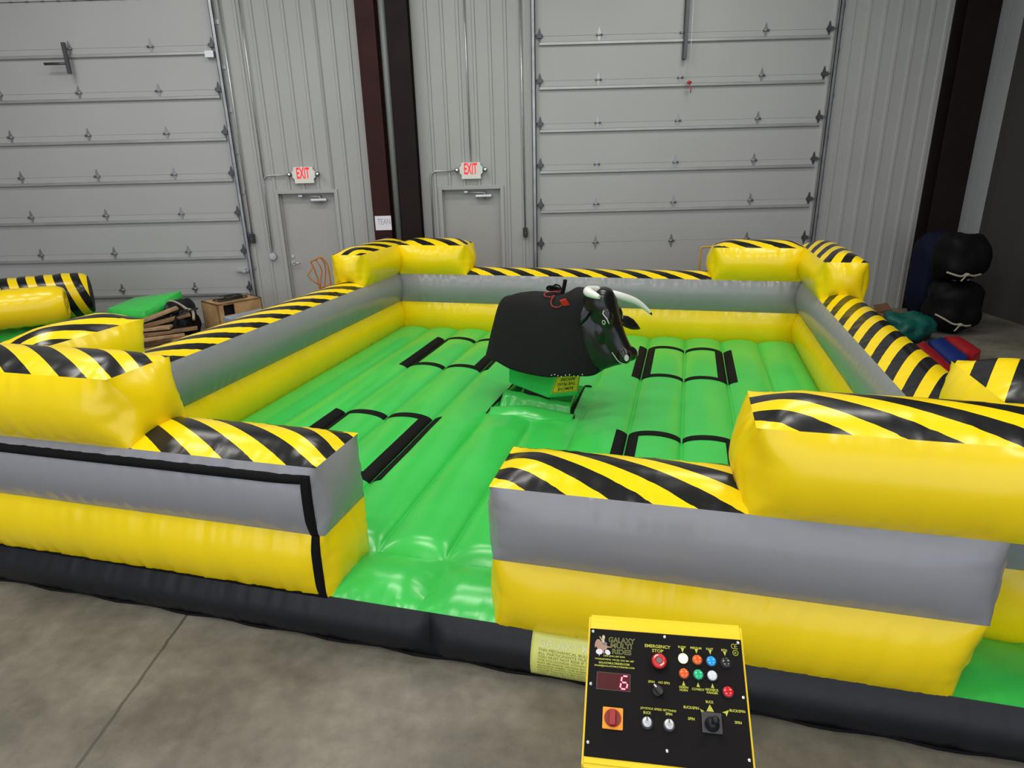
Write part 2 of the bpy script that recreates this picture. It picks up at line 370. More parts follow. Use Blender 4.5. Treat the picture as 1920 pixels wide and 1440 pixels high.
# ------------------------------------------------------------------ steel columns and pipe
def ibeam(name, label, x0, x1, yf, yb, tf, tw, mt):
    root = thing(name, label, 'column', ((x0 + x1) / 2, (yf + yb) / 2, 0))
    xm = (x0 + x1) / 2
    for n, a, b in (('front_flange', yf, yf + tf), ('rear_flange', yb - tf, yb)):
        m = MB(); m.box((x0, a, 0), (x1, b, ZT), bev=.002); m.build(n, mt, root)
    m = MB(); m.box((xm - tw / 2, yf + tf, 0), (xm + tw / 2, yb - tf, ZT)); m.build('web', mt, root)
    return root
ibeam('steel_column', 'reddish brown steel column with a white paper taped on', -.552, -.278, 1.25, WY - .02, .02, .014, M_red)
ibeam('steel_column', 'shaded brown steel column right of the grey vertical pipe', -.118, .188, 1.27, WY - .02, .02, .014, M_dkred)
ibeam('steel_column', 'dark brown steel column at the far right corner', 8.15, 8.62, 1.25, WY - .02, .025, .016, M_dkred)
m = MB(); m.box((-.27, WY - .06, 0), (-.12, WY - .018, ZT)); o = m.build('gap_shade', M_dkred); tag(o, kind='structure')  # dark strip standing in for the shaded gap behind the pipe
m = MB(); m.cyl((-.186, 1.36, 0), (-.186, 1.36, ZT), .052, n=20); o = m.build('drain_pipe', mat('grey_pvc', (.17, .18, .175), .5)); tag(o, 'grey vertical pipe between the two brown columns', 'pipe')
root = thing('paper_notice', 'white paper notice with faint lettering on brown column', 'notice', (-.40, 1.249, 1.62))
m = MB(); m.box((-.528, 1.2465, 1.515), (-.275, 1.249, 1.732)); m.build('sheet', M_paper, root)
m = MB(); add_text(m, 'TEAN', .20, .085, lambda x, y: Vector((-.39 + x, 1.2462, 1.645 + y))); m.build('lettering', M_ink, root)

# ------------------------------------------------------------------ inflatable arena (own axes: x along rear wall, y depth, inner rear-left corner at 0,0)
ARENA = thing('inflatable_arena', 'large green, yellow and grey inflatable bull arena with hazard striped walls', 'inflatable arena', (0, 0, 0), R(-14.7445))
AW = 5.29; AD = 5.343; T = .418; TF = .459; ZB = .235; ZS = .25; Z1 = .63; Z2 = 1.027; Z3 = 1.422; EX1 = 2.166; EX2 = 3.08

def prof(d, L):
    t = max(0.0, min(1.0, d / L)); return 1 - (1 - t) ** 2
class Patch:
    """one inflated panel: bilinear quad A-B-C-D pushed out along n, puckered at its seams"""
    def __init__(s, A, B, C, D, n, bulge, rip=.008, endL=.24, seed=0.0, pinch=None, vshift=None):
        s.A, s.B, s.C, s.D = [Vector(p) for p in (A, B, C, D)]; s.n = Vector(n).normalized(); s.bulge = bulge; s.rip = rip; s.seed = seed
        s.lu = ((s.B - s.A).length + (s.C - s.D).length) / 2; s.lv = ((s.D - s.A).length + (s.C - s.B).length) / 2
        s.Lu = min(s.lu / 2, endL if s.lu > s.lv else s.lu / 2); s.Lv = min(s.lv / 2, endL if s.lv > s.lu else s.lv / 2)
    def __call__(s, u, v, off=0.0):
        p = s.A * (1 - u) * (1 - v) + s.B * u * (1 - v) + s.C * u * v + s.D * (1 - u) * v
        du = min(u, 1 - u) * s.lu; dv = min(v, 1 - v) * s.lv; a = u * s.lu; b = v * s.lv
        h = s.bulge * prof(du, s.Lu) * prof(dv, s.Lv)
        def rp(d, q, sd): return math.exp(-d / .06) * (1 - math.exp(-d / .015)) * (noise.noise((q * 21, sd, s.seed)) + .7 * noise.noise((q * 44, sd + 3, s.seed)))
        h += s.rip * 2.2 * (rp(dv, a, 1.3 if v < .5 else 7.7) * prof(du, .1) + rp(du, b, 4.1 if u < .5 else 9.9) * prof(dv, .1))
        h += .004 * noise.noise((a * 2.3, b * 2.3, s.seed + 5)) * prof(du, .3) * prof(dv, .3)
        return p + s.n * (h + off)
    def add(s, mb, res=.024, phase=None, mi=0):
        nu = max(4, int(s.lu / res)); nv = max(4, int(s.lv / res)); V = []
        flip = (s.B - s.A).cross(s.D - s.A).dot(s.n) < 0
        for i in range(nu + 1): V.append([mb.bm.verts.new(s(i / nu, j / nv)) for j in range(nv + 1)])
        for i in range(nu):
            for j in range(nv):
                q = [V[i][j], V[i + 1][j], V[i + 1][j + 1], V[i][j + 1]]
                f = mb.bm.faces.new(q[::-1] if flip else q); f.smooth = True; f.material_index = mi
                if phase:
                    for lp in f.loops: lp[mb.uv].uv = (phase(lp.vert.co), 0)
    def strip(s, mb, u0, u1, v0, v1, off=.007, res=.05):
        nu = max(2, int(abs(u1 - u0) * s.lu / res)); nv = max(2, int(abs(v1 - v0) * s.lv / .015))
        lay = []; rip, s.rip = s.rip, 0.0
        for o in (off, off - .012):
            lay.append([[mb.bm.verts.new(s(u0 + (u1 - u0) * i / nu, v0 + (v1 - v0) * j / nv, o)) for j in range(nv + 1)] for i in range(nu + 1)])
        s.rip = rip
        for V, rev in ((lay[0], False), (lay[1], True)):
            for i in range(nu):
                for j in range(nv):
                    q = [V[i][j], V[i + 1][j], V[i + 1][j + 1], V[i][j + 1]]; f = mb.bm.faces.new(q[::-1] if rev else q); f.smooth = True
        ring = lambda V: [V[i][0] for i in range(nu + 1)] + [V[nu][j] for j in range(1, nv + 1)] + [V[i][nv] for i in range(nu - 1, -1, -1)] + [V[0][j] for j in range(nv - 1, 0, -1)]
        a, b = ring(lay[0]), ring(lay[1])
        for k in range(len(a)): mb.bm.faces.new((a[k], a[(k + 1) % len(a)], b[(k + 1) % len(b)], b[k]))
        # order irrelevant: normals are recalculated in build()

_seed = [0.0]
def nxt(): _seed[0] += 13.7; return _seed[0]
class Side(Patch):
    """one side of an inflated tube whose upright corners round off towards mid-height (footprint edge a->b at z0 and z1)"""
    def __init__(s, a0, b0, a1, b1, z0, z1, bulge, rad, seed):
        e = Vector((b0[0] - a0[0], b0[1] - a0[1], 0)); n = Vector((e.y, -e.x, 0)).normalized()
        super().__init__((*a0, z0), (*b0, z0), (*b1, z1), (*a1, z1), n, bulge, seed=seed)
        s.rad = rad
    def __call__(s, u, v, off=0.0):
        L = s.lu; dv = min(v, 1 - v) * s.lv; a = u * L; q = prof(dv, s.Lv); r = min(s.rad * q + .012, L * .45)
        e = ((s.B - s.A) * (1 - v) + (s.C - s.D) * v).normalized(); base = s.A * (1 - v) + s.D * v; Lr = ((s.B - s.A) * (1 - v) + (s.C - s.D) * v).length
        d = min(a, L - a)
        if d < r:
            f = (1 - d / r) * math.pi / 4; al = r - r * math.sin(f); dep = r - r * math.cos(f); nx = -math.sin(f); ny = math.cos(f)
        else: al = d; dep = 0; nx, ny = 0, 1
        sg = 1
        if a > L / 2: al = Lr - al; sg = -1
        else: al = al if d < r else a * Lr / L
        nrm = e * (nx * sg) + s.n * ny
        def rp(dd, t, sd): return math.exp(-dd / .07) * (1 - math.exp(-dd / .015)) * (noise.noise((t * 21, sd, s.seed)) + .7 * noise.noise((t * 44, sd + 3, s.seed)))
        cb = .022; bl = cb + (s.bulge - cb) * prof(d, .30)
        h = bl * q + s.rip * 2.2 * (rp(dv, a, 1.3 if v < .5 else 7.7) * prof(d, .06) + .8 * rp(d, v * s.lv, 4.1 if u < .5 else 9.9) * prof(dv, .1)) + .004 * noise.noise((a * 2.3, v * s.lv * 2.3, s.seed + 5)) * q * prof(d, .2)
        return base + e * al - s.n * dep + nrm * (h * (1 if d > .001 else 1) + off)
def hull_box(mb, ft, fb, z0, z1, sides='abcd', bulge=.05, ebulge=.05, rad=.10):
    """four side panels between footprint fb at z0 and footprint ft at z1 (footprints: 4 xy points, counter-clockwise from above)"""
    ps = {}
    for i, k in enumerate('abcd'):
        a0, b0 = fb[i], fb[(i + 1) % 4]; a1, b1 = ft[i], ft[(i + 1) % 4]
        L = math.hypot(b0[0] - a0[0], b0[1] - a0[1])
        P = Side(a0, b0, a1, b1, z0, z1, bulge if L > .7 else ebulge, rad, nxt()); P.add(mb); ps[k] = P
    bmesh.ops.remove_doubles(mb.bm, verts=mb.bm.verts[:], dist=.003)
    return ps
def rect(x0, x1, y0, y1): return [(x0, y0), (x1, y0), (x1, y1), (x0, y1)]
def top_patch(mb, fp, z, bulge, phase):
    P = Patch((*fp[0], z), (*fp[1], z), (*fp[2], z), (*fp[3], z), (0, 0, 1), bulge, seed=nxt(), rip=.006); P.add(mb, phase=phase); return P
PER = .385
ph_back = lambda c: (lambda v: (v.x + 2 * v.y - c) / PER)
ph_left = lambda c: (lambda v: (v.y - 2 * v.x - c) / PER)
ph_right = lambda c: (lambda v: (v.y - 2 * (v.x - AW) - c) / PER)
ph_front = lambda c: (lambda v: (v.x + 2 * (v.y + AD) - c) / PER)

def side_wall(fp, phase, sides='abcd', zlow=None, topb=.075, label=None, fpb=None):
    zl = ZB - .03 if zlow is None else zlow
    m = MB(); fpb = fpb or fp
    lo = hull_box(m, fp, fpb, zl, Z1, sides, bulge=.06, ebulge=.05, rad=.09); w = m.build('side_wall', M_yel, ARENA, world=False, fixn=False)
    if label: w['label'] = label
    m = MB(); up = hull_box(m, fp, fp, Z1, Z2, sides, bulge=.06, ebulge=.05, rad=.09); g = m.build('grey_band', M_gry, w, world=False, fixn=False); g['label'] = 'grey upper band of the wall'
    m = MB(); top = top_patch(m, fp, Z2, topb, phase); t = m.build('striped_top', M_str, w, world=False, fixn=False); t['label'] = 'black and yellow striped top'
    return w, lo, up
def block(fp, phase, label, fpb=None, z0=Z2 - .005, topb=.075):
    m = MB(); hull_box(m, fp, fpb or fp, z0, Z3, bulge=.075, ebulge=.08, rad=.12)
    F = fpb or fp; Patch((*F[0], z0), (*F[1], z0), (*F[2], z0), (*F[3], z0), (0, 0, -1), .01, seed=nxt(), rip=.0).add(m, res=.06)
    b = m.build('corner_block', M_yel, ARENA, world=False, fixn=False); b['label'] = label
    m = MB(); top_patch(m, fp, Z3, topb, phase); m.build('striped_top', M_str, b, world=False, fixn=False)['label'] = 'black and yellow striped top'
    return b

side_wall(rect(0, AW, 0, T), ph_back(1.603), label='yellow lower tube of the rear wall')
side_wall(rect(-T, 0, -AD, T), ph_left(-4.179), label='yellow lower tube of the left wall')
side_wall(rect(AW, AW + T, -AD, T), ph_right(-2.85), label='yellow lower tube of the right wall')
wFL, loFL, upFL = side_wall(rect(-T, EX1, -AD - TF, -AD), ph_front(.504), zlow=ZS - .01, label='yellow lower tube of the front wall left of the entrance')
FRX = 5.20
wFR, loFR, upFR = side_wall(rect(EX2, FRX, -AD - TF, -AD), ph_front(2.145), zlow=ZS - .01, label='yellow lower tube of the front wall right of the entrance', fpb=rect(EX2, FRX - .07, -AD - TF, -AD))
block(rect(0.005, 1.0, 0, T), ph_back(.205), 'yellow block on the rear wall at the left corner', fpb=rect(.005, 1.017, 0, T))
block(rect(-T, 0, -1.056, T), ph_left(-.50), 'yellow block on the left wall at the rear corner')
block(rect(4.234, AW - .005, 0, T), ph_back(4.42), 'yellow block on the rear wall at the right corner')
block(rect(AW, AW + T, -1.125, T), ph_right(-.27), 'yellow block on the right wall at the rear corner')
block(rect(-T, .975, -AD - TF, -AD), ph_front(-.068), 'yellow block on the front wall at the left corner', fpb=rect(-T, 1.035, -AD - TF, -AD))
block(rect(-T, 0, -AD + .005, -4.50), ph_left(-4.35), 'yellow block on the left wall at the front corner', fpb=rect(-T, 0, -AD + .005, -4.56))
block(rect(4.225, AW + T, -AD - TF, -AD), ph_front(3.277), 'yellow block on the front wall at the right corner')
block(rect(AW, AW + T, -AD + .005, -4.64), ph_right(-4.9), 'yellow block on the right wall at the front corner')

# bed: twelve lengthwise tubes with a square opening for the machine
TW = AW / 12; HX0, HX1, HY0, HY1 = 2.235, 3.0, -3.02, -2.17
def bed_z(x, y):
    k = x / TW; f = k - math.floor(k); b = .072 * math.sqrt(max(0, 1 - (2 * f - 1) ** 2))
    e = prof(min(-y, y + AD), .16); d = min(f, 1 - f) * TW
    r = .004 * math.exp(-d / .05) * (1 - math.exp(-d / .012)) * noise.noise((y * 24, math.floor(k) * 3.1 + (1 if f > .5 else 0), 2.0))
    # tubes slump toward the opening
    dx = max(HX0 - x, 0, x - HX1); dy = max(HY0 - y, 0, y - HY1); q = math.hypot(dx, dy * .8)
    s = max(0.0, 1 - q / .34)
    b = b * (1 - .75 * s) + .03 * s * s
    rs = .012 * s * noise.noise((x * 9, y * 9, 4))
    return ZB + b * e + r + rs + .004 * noise.noise((x * 3, y * 2, 8))
m = MB(); xs = []
for k in range(12):
    xs += [TW * (k + t) for t in (0, .02, .06, .12, .2, .3, .4, .5, .6, .7, .8, .88, .94, .98)]
xs.append(AW); xs = sorted(set(round(x, 4) for x in xs + [HX0, HX1]))
ys = sorted(set([round(-AD * i / 210, 4) for i in range(211)] + [HY0, HY1]))
V = {}
def bv(i, j):
    if (i, j) not in V: V[(i, j)] = m.bm.verts.new((xs[i], ys[j], bed_z(xs[i], ys[j])))
    return V[(i, j)]
for i in range(len(xs) - 1):
    for j in range(len(ys) - 1):
        cx, cy = (xs[i] + xs[i + 1]) / 2, (ys[j] + ys[j + 1]) / 2
        if HX0 < cx < HX1 and HY0 < cy < HY1: continue
        m.bm.faces.new((bv(i, j), bv(i + 1, j), bv(i + 1, j + 1), bv(i, j + 1))).smooth = True
# collar walls of the opening
def collar(pts, dxy):
    A = [m.bm.verts.new((x, y, bed_z(x, y))) for x, y in pts]; B = [m.bm.verts.new((x + dxy[0], y + dxy[1], .10)) for x, y in pts]
    for k in range(len(A) - 1): m.bm.faces.new((A[k], A[k + 1], B[k + 1], B[k]))
NC = 24
collar([(HX0 + (HX1 - HX0) * k / NC, HY0) for k in range(NC + 1)], (0, .05)); collar([(HX0 + (HX1 - HX0) * k / NC, HY1) for k in range(NC + 1)], (0, -.05))
collar([(HX0, HY0 + (HY1 - HY0) * k / NC) for k in range(NC + 1)], (.05, 0)); collar([(HX1, HY0 + (HY1 - HY0) * k / NC) for k in range(NC + 1)], (-.05, 0))
bed = m.build('bed', M_grn, ARENA, world=False)
# black zip and velcro edging of the opening, torn open at its corners
def bed_strip(mb, x0, x1, y0, y1, off=.005, rx=.02, ry=.03):
    nx = max(2, int(abs(x1 - x0) / rx)); ny = max(2, int(abs(y1 - y0) / ry))
    g = [[(x0 + (x1 - x0) * i / nx, y0 + (y1 - y0) * j / ny) for j in range(ny + 1)] for i in range(nx + 1)]
    a = [[mb.bm.verts.new((x, y, bed_z(x, y) + off)) for x, y in r] for r in g]; b = [[mb.bm.verts.new((x, y, bed_z(x, y) - .004)) for x, y in r] for r in g]
    for Vv in (a, b):
        for i in range(nx):
            for j in range(ny): mb.bm.faces.new((Vv[i][j], Vv[i + 1][j], Vv[i + 1][j + 1], Vv[i][j + 1])).smooth = True
    ring = lambda Vv: [Vv[i][0] for i in range(nx + 1)] + [Vv[nx][j] for j in range(1, ny + 1)] + [Vv[i][ny] for i in range(nx - 1, -1, -1)] + [Vv[0][j] for j in range(ny - 1, 0, -1)]
    ra, rb = ring(a), ring(b)
    for k in range(len(ra)): mb.bm.faces.new((ra[k], ra[(k + 1) % len(ra)], rb[(k + 1) % len(ra)], rb[k]))
def marking(k0, k1, y0, y1):
    x0, x1 = k0 * TW, k1 * TW; w = .092
    mb = MB()
    for s in (x0, x1):
        bed_strip(mb, s - w - .006, s - .006, y0, y1); bed_strip(mb, s + .006, s + w, y0, y1)
    for k in range(k0, k1):
        for a in (y0, y1 - w): bed_strip(mb, k * TW + (w if k == k0 else .008), (k + 1) * TW - (w if k == k1 - 1 else .008), a, a + w)
    o = mb.build('floor_marking', M_web, bed, world=False); o['label'] = 'black outlined rectangle on the green tubes'
marking(8, 10, -1.80, -.60); marking(8, 10, -4.52, -3.28); marking(2, 4, -1.86, -.62); marking(2, 4, -4.56, -3.30)
mb = MB()
def zed(x, y): return bed_z(min(max(x, .01), AW - .01), y)
for pts in ([(2.20, -3.06), (2.225, -2.80), (2.235, -2.5), (2.25, -2.2)], [(3.03, -3.07), (2.985, -2.88), (2.985, -2.55), (2.99, -2.15)], [(2.55, -3.05), (2.78, -3.05), (2.93, -3.07)], [(2.99, -2.17), (3.06, -2.16)]):
    q = spline(pts, 6); mb.tube([(x, y, zed(x, y) + .006) for x, y in q], [.004 + .010 * math.sin(math.pi * i / (len(q) - 1)) for i in range(len(q))], n=6)
mb.build('opening_zip', M_web, bed, world=False)
# loose green flap laid over the front edge of the opening
mb = MB(); rows = []
for i in range(31):
    u = i / 30; x = 2.24 + .77 * u; row = []
    for t, yy, zz in ((0, -3.20, .012), (.3, -3.12, .03), (.55, -3.05, .055), (.75, -3.00, .07), (1, -2.94, .03)):
        row.append(mb.bm.verts.new((x + .03 * (u - .5) * t, yy + .025 * math.sin(u * 5), ZB + zz + .035 * math.sin(math.pi * u) * (t > .1) + .01 * noise.noise((u * 8, t * 3, 1)))))
    rows.append(row)
for a, b in zip(rows, rows[1:]):
    for k in range(4): mb.bm.faces.new((a[k], b[k], b[k + 1], a[k + 1])).smooth = True
fl = mb.build('opening_flap', M_grn, bed, world=False)
sm = fl.modifiers.new('s', 'SOLIDIFY'); sm.thickness = .006
# inner green skirt sheets in the opening
mb = MB()
for top, bot in (([(2.27, -2.66, .365), (2.42, -2.74, .38), (2.62, -2.80, .37), (2.80, -2.83, .355), (2.955, -2.84, .345)], [(2.25, -2.98, .16), (2.42, -3.0, .14), (2.62, -3.0, .14), (2.80, -3.0, .14), (2.98, -3.0, .16)]),
                 ([(2.27, -2.70, .335), (2.30, -2.55, .34), (2.34, -2.40, .335), (2.42, -2.30, .33)], [(2.25, -2.98, .16), (2.25, -2.7, .16), (2.25, -2.4, .16), (2.26, -2.2, .16)]),
                 ([(2.955, -2.86, .315), (2.95, -2.65, .33), (2.93, -2.45, .335), (2.88, -2.3, .33)], [(2.985, -3.0, .16), (2.985, -2.7, .16), (2.985, -2.4, .16), (2.98, -2.2, .16)])):
    A, B = spline(top, 6), spline(bot, 6); rows_ = []
    for k, (p, q) in enumerate(zip(A, B)):
        row = []
        for j in range(7):
            t = j / 6; sag = .03 * math.sin(math.pi * t) * (1 + .5 * math.sin(k * .9)); row.append(mb.bm.verts.new((p[0] + (q[0] - p[0]) * t, p[1] + (q[1] - p[1]) * t, p[2] + (q[2] - p[2]) * t - sag + .003 * math.sin(k * 1.1 + j))))
        rows_.append(row)
    for r0, r1 in zip(rows_, rows_[1:]):
        for j in range(6): mb.bm.faces.new((r0[j], r1[j], r1[j + 1], r0[j + 1])).smooth = True
sk = mb.build('opening_skirt', M_grn, bed, world=False); sm = sk.modifiers.new('s', 'SOLIDIFY'); sm.thickness = .006

# entrance step: two green pillows in front of the bed
m = MB()
for a, b in ((EX1 - .25, 6 * TW + .01), (6 * TW + .01, EX2 + .25)):
    Patch((a, -AD - TF, ZS), (b, -AD - TF, ZS), (b, -AD + .01, ZB + .005), (a, -AD + .01, ZB + .005), (0, -.15, 1), .075, endL=.2, seed=nxt(), rip=.008).add(m)
o = m.build('entrance_step', M_grn, ARENA, world=False, fixn=False); o['label'] = 'green inflated step in the entrance gap'
m = MB(); Patch((FRX - .12, -AD - TF, ZS), (AW + T, -AD - TF, ZS), (AW + T, -AD + .01, ZB), (FRX - .12, -AD + .01, ZB), (0, 0, 1), .05, seed=nxt()).add(m)
m.build('corner_cushion', M_grn, ARENA, world=False, fixn=False)
# black base tube all round
m = MB(); yo = -AD - TF
SK = []
for a, b in (((-T, yo), (2.727, yo)), ((2.727, yo), (AW + T, yo)), ((AW + T, yo), (AW + T, T)), ((AW + T, T), (-T, T)), ((-T, T), (-T, yo))):
    e = Vector((b[0] - a[0], b[1] - a[1], 0)); n = Vector((e.y, -e.x, 0)).normalized(); q = n * .03
    P = Patch((a[0] + q.x, a[1] + q.y, 0.002), (b[0] + q.x, b[1] + q.y, 0.002), (*b, ZS + .004), (*a, ZS + .004), n, .055, seed=nxt(), endL=.12, rip=.007); P.add(m); SK.append(P)
base = m.build('base_tube', M_blk, ARENA, world=False, fixn=False); base['label'] = 'black vinyl base tube touching the floor'
m = MB()
for a, b in (((-T, yo), (AW + T, yo)), ((AW + T, yo), (AW + T, T)), ((AW + T, T), (-T, T)), ((-T, T), (-T, yo))):
    e = Vector((b[0] - a[0], b[1] - a[1], 0)); n = Vector((e.y, -e.x, 0)).normalized() * .04
    N_ = 60; m.tube([(a[0] + e.x * k / N_ + n.x * (1 + .25 * math.sin(k * 1.3)), a[1] + e.y * k / N_ + n.y * (1 + .25 * math.sin(k * 1.3)), .008) for k in range(N_ + 1)], .008, n=6)
m.build('hem', M_web, base, world=False)
# velcro trim on the front-left wall
m = MB(); Pg = upFL['a']; Py = loFL['a']; L_ = EX1 + T
Pg.strip(m, 0.02, 1 - .012, .79, .90); Pg.strip(m, 1 - .030, 1 - .012, .0, .90); Py.strip(m, 1 - .028, 1 - .011, .04, 1.0); Py.strip(m, .02, 1 - .012, .01, .055)
m.build('velcro_trim', M_web, wFL, world=False)
m = MB(); Py.strip(m, .02, 1 - .02, .0, .006, off=.007); m.build('velcro_edge', M_yel, wFL, world=False)
# yellow warning label on the base tube
M_lab = mat('label_vinyl', (.62, .64, .15), .35); M_labink = mat('label_ink', (.22, .23, .04), .6); M_labwhite = mat('label_white', (.66, .68, .38), .5)
P = SK[1]; m = MB(); u0 = (3.285 - 2.727) / P.lu; u1 = (3.86 - 2.727) / P.lu
P.strip(m, u0, u1, .16, .985, off=.012, res=.02); lab = m.build('warning_label', M_lab, base, world=False)
lab['label'] = 'yellow warning label stuck on the black base tube'
P.rip = 0.0
def on_label(cu, cv): return lambda x, y: P(u0 + (u1 - u0) * cu + x / P.lu, cv + y / P.lv, .0145)
m = MB()
rows = ['THIS MECHANICAL BULL RIDE BED IS NOT A TOY', 'ALL PARTICIPANTS MUST ADHERE TO THE RULES', 'YOU MUST NOT RIDE IF YOU SUFFER FROM ANY OF', 'THE FOLLOWING CONDITIONS OR ANY OTHER THAT', 'MAY BE MADE WORSE BY RIDING THE MACHINE AND',
        'ALWAYS OBEY THE OPERATOR WHO IS IN CHARGE', 'REMOVE SHOES GLASSES AND SHARP OBJECTS FROM', 'YOUR POCKETS BEFORE YOU ENTER THE BED AND', 'ONLY ONE PERSON ON THE MACHINE AT ANY TIME', 'KEEP CLEAR OF THE MACHINE WHEN IT IS MOVING']
for i, t_ in enumerate(rows): add_text(m, t_, .50, .0115 if i < 3 else .009, on_label(.5, .755 - .060 * i))
m.build('small_print', M_labink, lab, world=False)
m = MB(); add_text(m, "GALAXY MULTI RIDES", .50, .032, on_label(.5, .865), bold=.01); m.build('lettering', M_labwhite, lab, world=False)

# ------------------------------------------------------------------ mechanical bull (own axes: x towards the head, y away from camera)
BX, BY, BA = 1.87836, -3.25525, -38.0
BULL = thing('mechanical_bull', 'black mechanical bull with white horns on a green pedestal', 'mechanical bull', (BX, BY, 0), R(BA))
M_hide = mat('black_hide', (.0075, .0075, .008), .85, spec=.25, bump=.25, bscale=90)
M_bull = mat('black_gloss_fibreglass', (.006, .006, .007), .26, spec=.5)
M_horn = mat('painted_white_horn', (.74, .74, .70), .35)
M_ped = mat('green_foam_cover', (.02, .55, .10), .5)
M_wline = mat('white_paint_line', (.55, .56, .55), .5)

def applied(o, mods):
    """bake modifiers into the mesh"""
    for t, kw in mods:
        md = o.modifiers.new(t.lower(), t)
        for k, v in kw.items(): setattr(md, k, v)
    bpy.context.view_layer.update()
    me = bpy.data.meshes.new_from_object(o.evaluated_get(bpy.context.evaluated_depsgraph_get()))
    o.modifiers.clear(); old = o.data; o.data = me; bpy.data.meshes.remove(old)
    for p in me.polygons: p.use_smooth = True
    return o

# hide: blanket over the body
spine = [(-.46, 1.185), (-.37, 1.265), (-.26, 1.305), (-.1, 1.335), (.1, 1.343), (.24, 1.345), (.31, 1.375), (.38, 1.418), (.45, 1.42), (.53, 1.395), (.60, 1.33)]
def ztop(x):
    for (a, za), (b, zb) in zip(spine, spine[1:]):
        if x <= b or b == spine[-1][0]:
            t = max(0, min(1, (x - a) / (b - a))); return za + (zb - za) * t
hemz = [(-.56, .66), (-.45, .675), (-.3, .69), (-.15, .665), (.05, .655), (.3, .662), (.47, .685), (.6, .695), (.7, .71)]
def zhem(x):
    for (a, za), (b, zb) in zip(hemz, hemz[1:]):
        if x <= b or b == hemz[-1][0]:
            t = max(0, min(1, (x - a) / (b - a))); return za + (zb - za) * t
profl = spline([(0, 0), (.18, .004), (.38, .03), (.56, .10), (.70, .24), (.80, .42), (.88, .62), (.95, .82), (1.0, 1.0)], 4)
profr = spline([(0, 0), (.12, .004), (.26, .04), (.38, .12), (.50, .26), (.62, .44), (.76, .64), (.89, .84), (1.0, 1.0)], 4)
m = MB(); NT = 88; rings = []
for k in range(NT):
    th = 2 * math.pi * k / NT; ct, st = math.cos(th), math.sin(th); e = 2 / 3.0; wr = max(0.0, -ct) ** .6 * .85 + .12
    hx = .09 + (.575 if ct > 0 else .70) * math.copysign(abs(ct) ** e, ct); hy = .315 * math.copysign(abs(st) ** e, st)
    sx = max(-.36, min(.50, hx * .86)); row = []
    for (r, zf), (r2, zf2) in zip(profl, profr):
        r += (r2 - r) * wr; zf += (zf2 - zf) * wr
        x = sx + (hx - sx) * r; y = hy * r; zt = ztop(sx); zz = zt - zf * (zt - zhem(hx))
        wob = .018 * zf * noise.noise((th * 2.2, zf * 1.5, 3.3))
        row.append((x + wob * ct, y + wob * st, zz + .008 * zf * math.sin(th * 5)))
    rings.append(row)
V = [[m.bm.verts.new(p) for p in row] for row in rings]
for k in range(NT):
    A, B = V[k], V[(k + 1) % NT]
    for j in range(len(profl) - 1):
        m.bm.faces.new((A[j], B[j], B[j + 1], A[j + 1])).smooth = True
bmesh.ops.remove_doubles(m.bm, verts=m.bm.verts[:], dist=.0015)
hide = m.build('hide_cover', M_hide, BULL, world=False)
applied(hide, [('SOLIDIFY', dict(thickness=.008))])
hide['label'] = 'black hide blanket draped over the bull body'
# white stitch dots along hem and seam
rv = None
for k in range(9):
    x = .34 + .034 * k
    if rv is None:
        m = MB(); m.sphere((0, 0, 0), .0055, n=8); rv = m.build('rivet', M_wline, hide, world=False); o = rv
    else: o = rv.copy(); COL.objects.link(o)
    o.location = (x, -.322 + max(0, x - .44) * .42, zhem(x) + .020 + .008 * math.sin(k * 1.7))

def sell(c, ax, hx, hy, e=2.4, n=24):
    """superellipse ring in the plane of ax (sagittal unit vector) and y"""
    out = []
    for k in range(n):
        t = 2 * math.pi * k / n; a, b = math.cos(t), math.sin(t)
        out.append(Vector(c) + Vector(ax) * (hx * math.copysign(abs(a) ** (2 / e), a)) + Vector((0, hy * math.copysign(abs(b) ** (2 / e), b), 0)))
    return out
m = MB()
sk_ = [((.565, 1.425), (.535, 1.41), .045), ((.64, 1.445), (.50, 1.37), .115), ((.715, 1.42), (.49, 1.29), .140), ((.762, 1.345), (.52, 1.20), .145), ((.79, 1.25), (.56, 1.09), .125), ((.825, 1.15), (.60, 1.01), .110), ((.872, 1.05), (.66, .93), .092), ((.92, .965), (.74, .86), .088), ((.945, .91), (.80, .82), .092), ((.945, .865), (.85, .80), .075), ((.925, .84), (.88, .81), .04)]
flat = spline([(f[0], f[1], b[0], b[1], w) for f, b, w in sk_], 4)
m.loft([sell(((fx + bx) / 2, 0, (fz + bz) / 2), Vector((fx - bx, 0, fz - bz)).normalized(), math.hypot(fx - bx, fz - bz) / 2, w) for fx, fz, bx, bz, w in flat])
for sgn in (-1, 1):
    m.sphere((.745, sgn * .085, 1.20), .055, (1, .9, 1.5)); m.sphere((.905, sgn * .055, .885), .066, (1, .9, 1.0)); m.sphere((.64, sgn * .10, 1.06), .09, (1.1, .5, 1.3))
nk = [(.38, .80, 1.30, .15), (.46, .73, 1.36, .19), (.56, .69, 1.375, .185), (.64, .70, 1.24, .16), (.72, .735, 1.06, .12), (.80, .775, .92, .085), (.86, .795, .86, .04)]
m.loft([sell((x, 0, (a + b) / 2), (0, 0, 1), (b - a) / 2, w) for x, a, b, w in spline(nk, 4)])
head = m.build('head', M_bull, BULL, world=False)
applied(head, [('REMESH', dict(mode='VOXEL', voxel_size=.011)), ('SMOOTH', dict(factor=.6, iterations=6))])
head['label'] = 'glossy black head and neck of the bull'
bm_ = bmesh.new(); bm_.from_mesh(head.data); HT = BVHTree.FromBMesh(bm_); bm_.free()
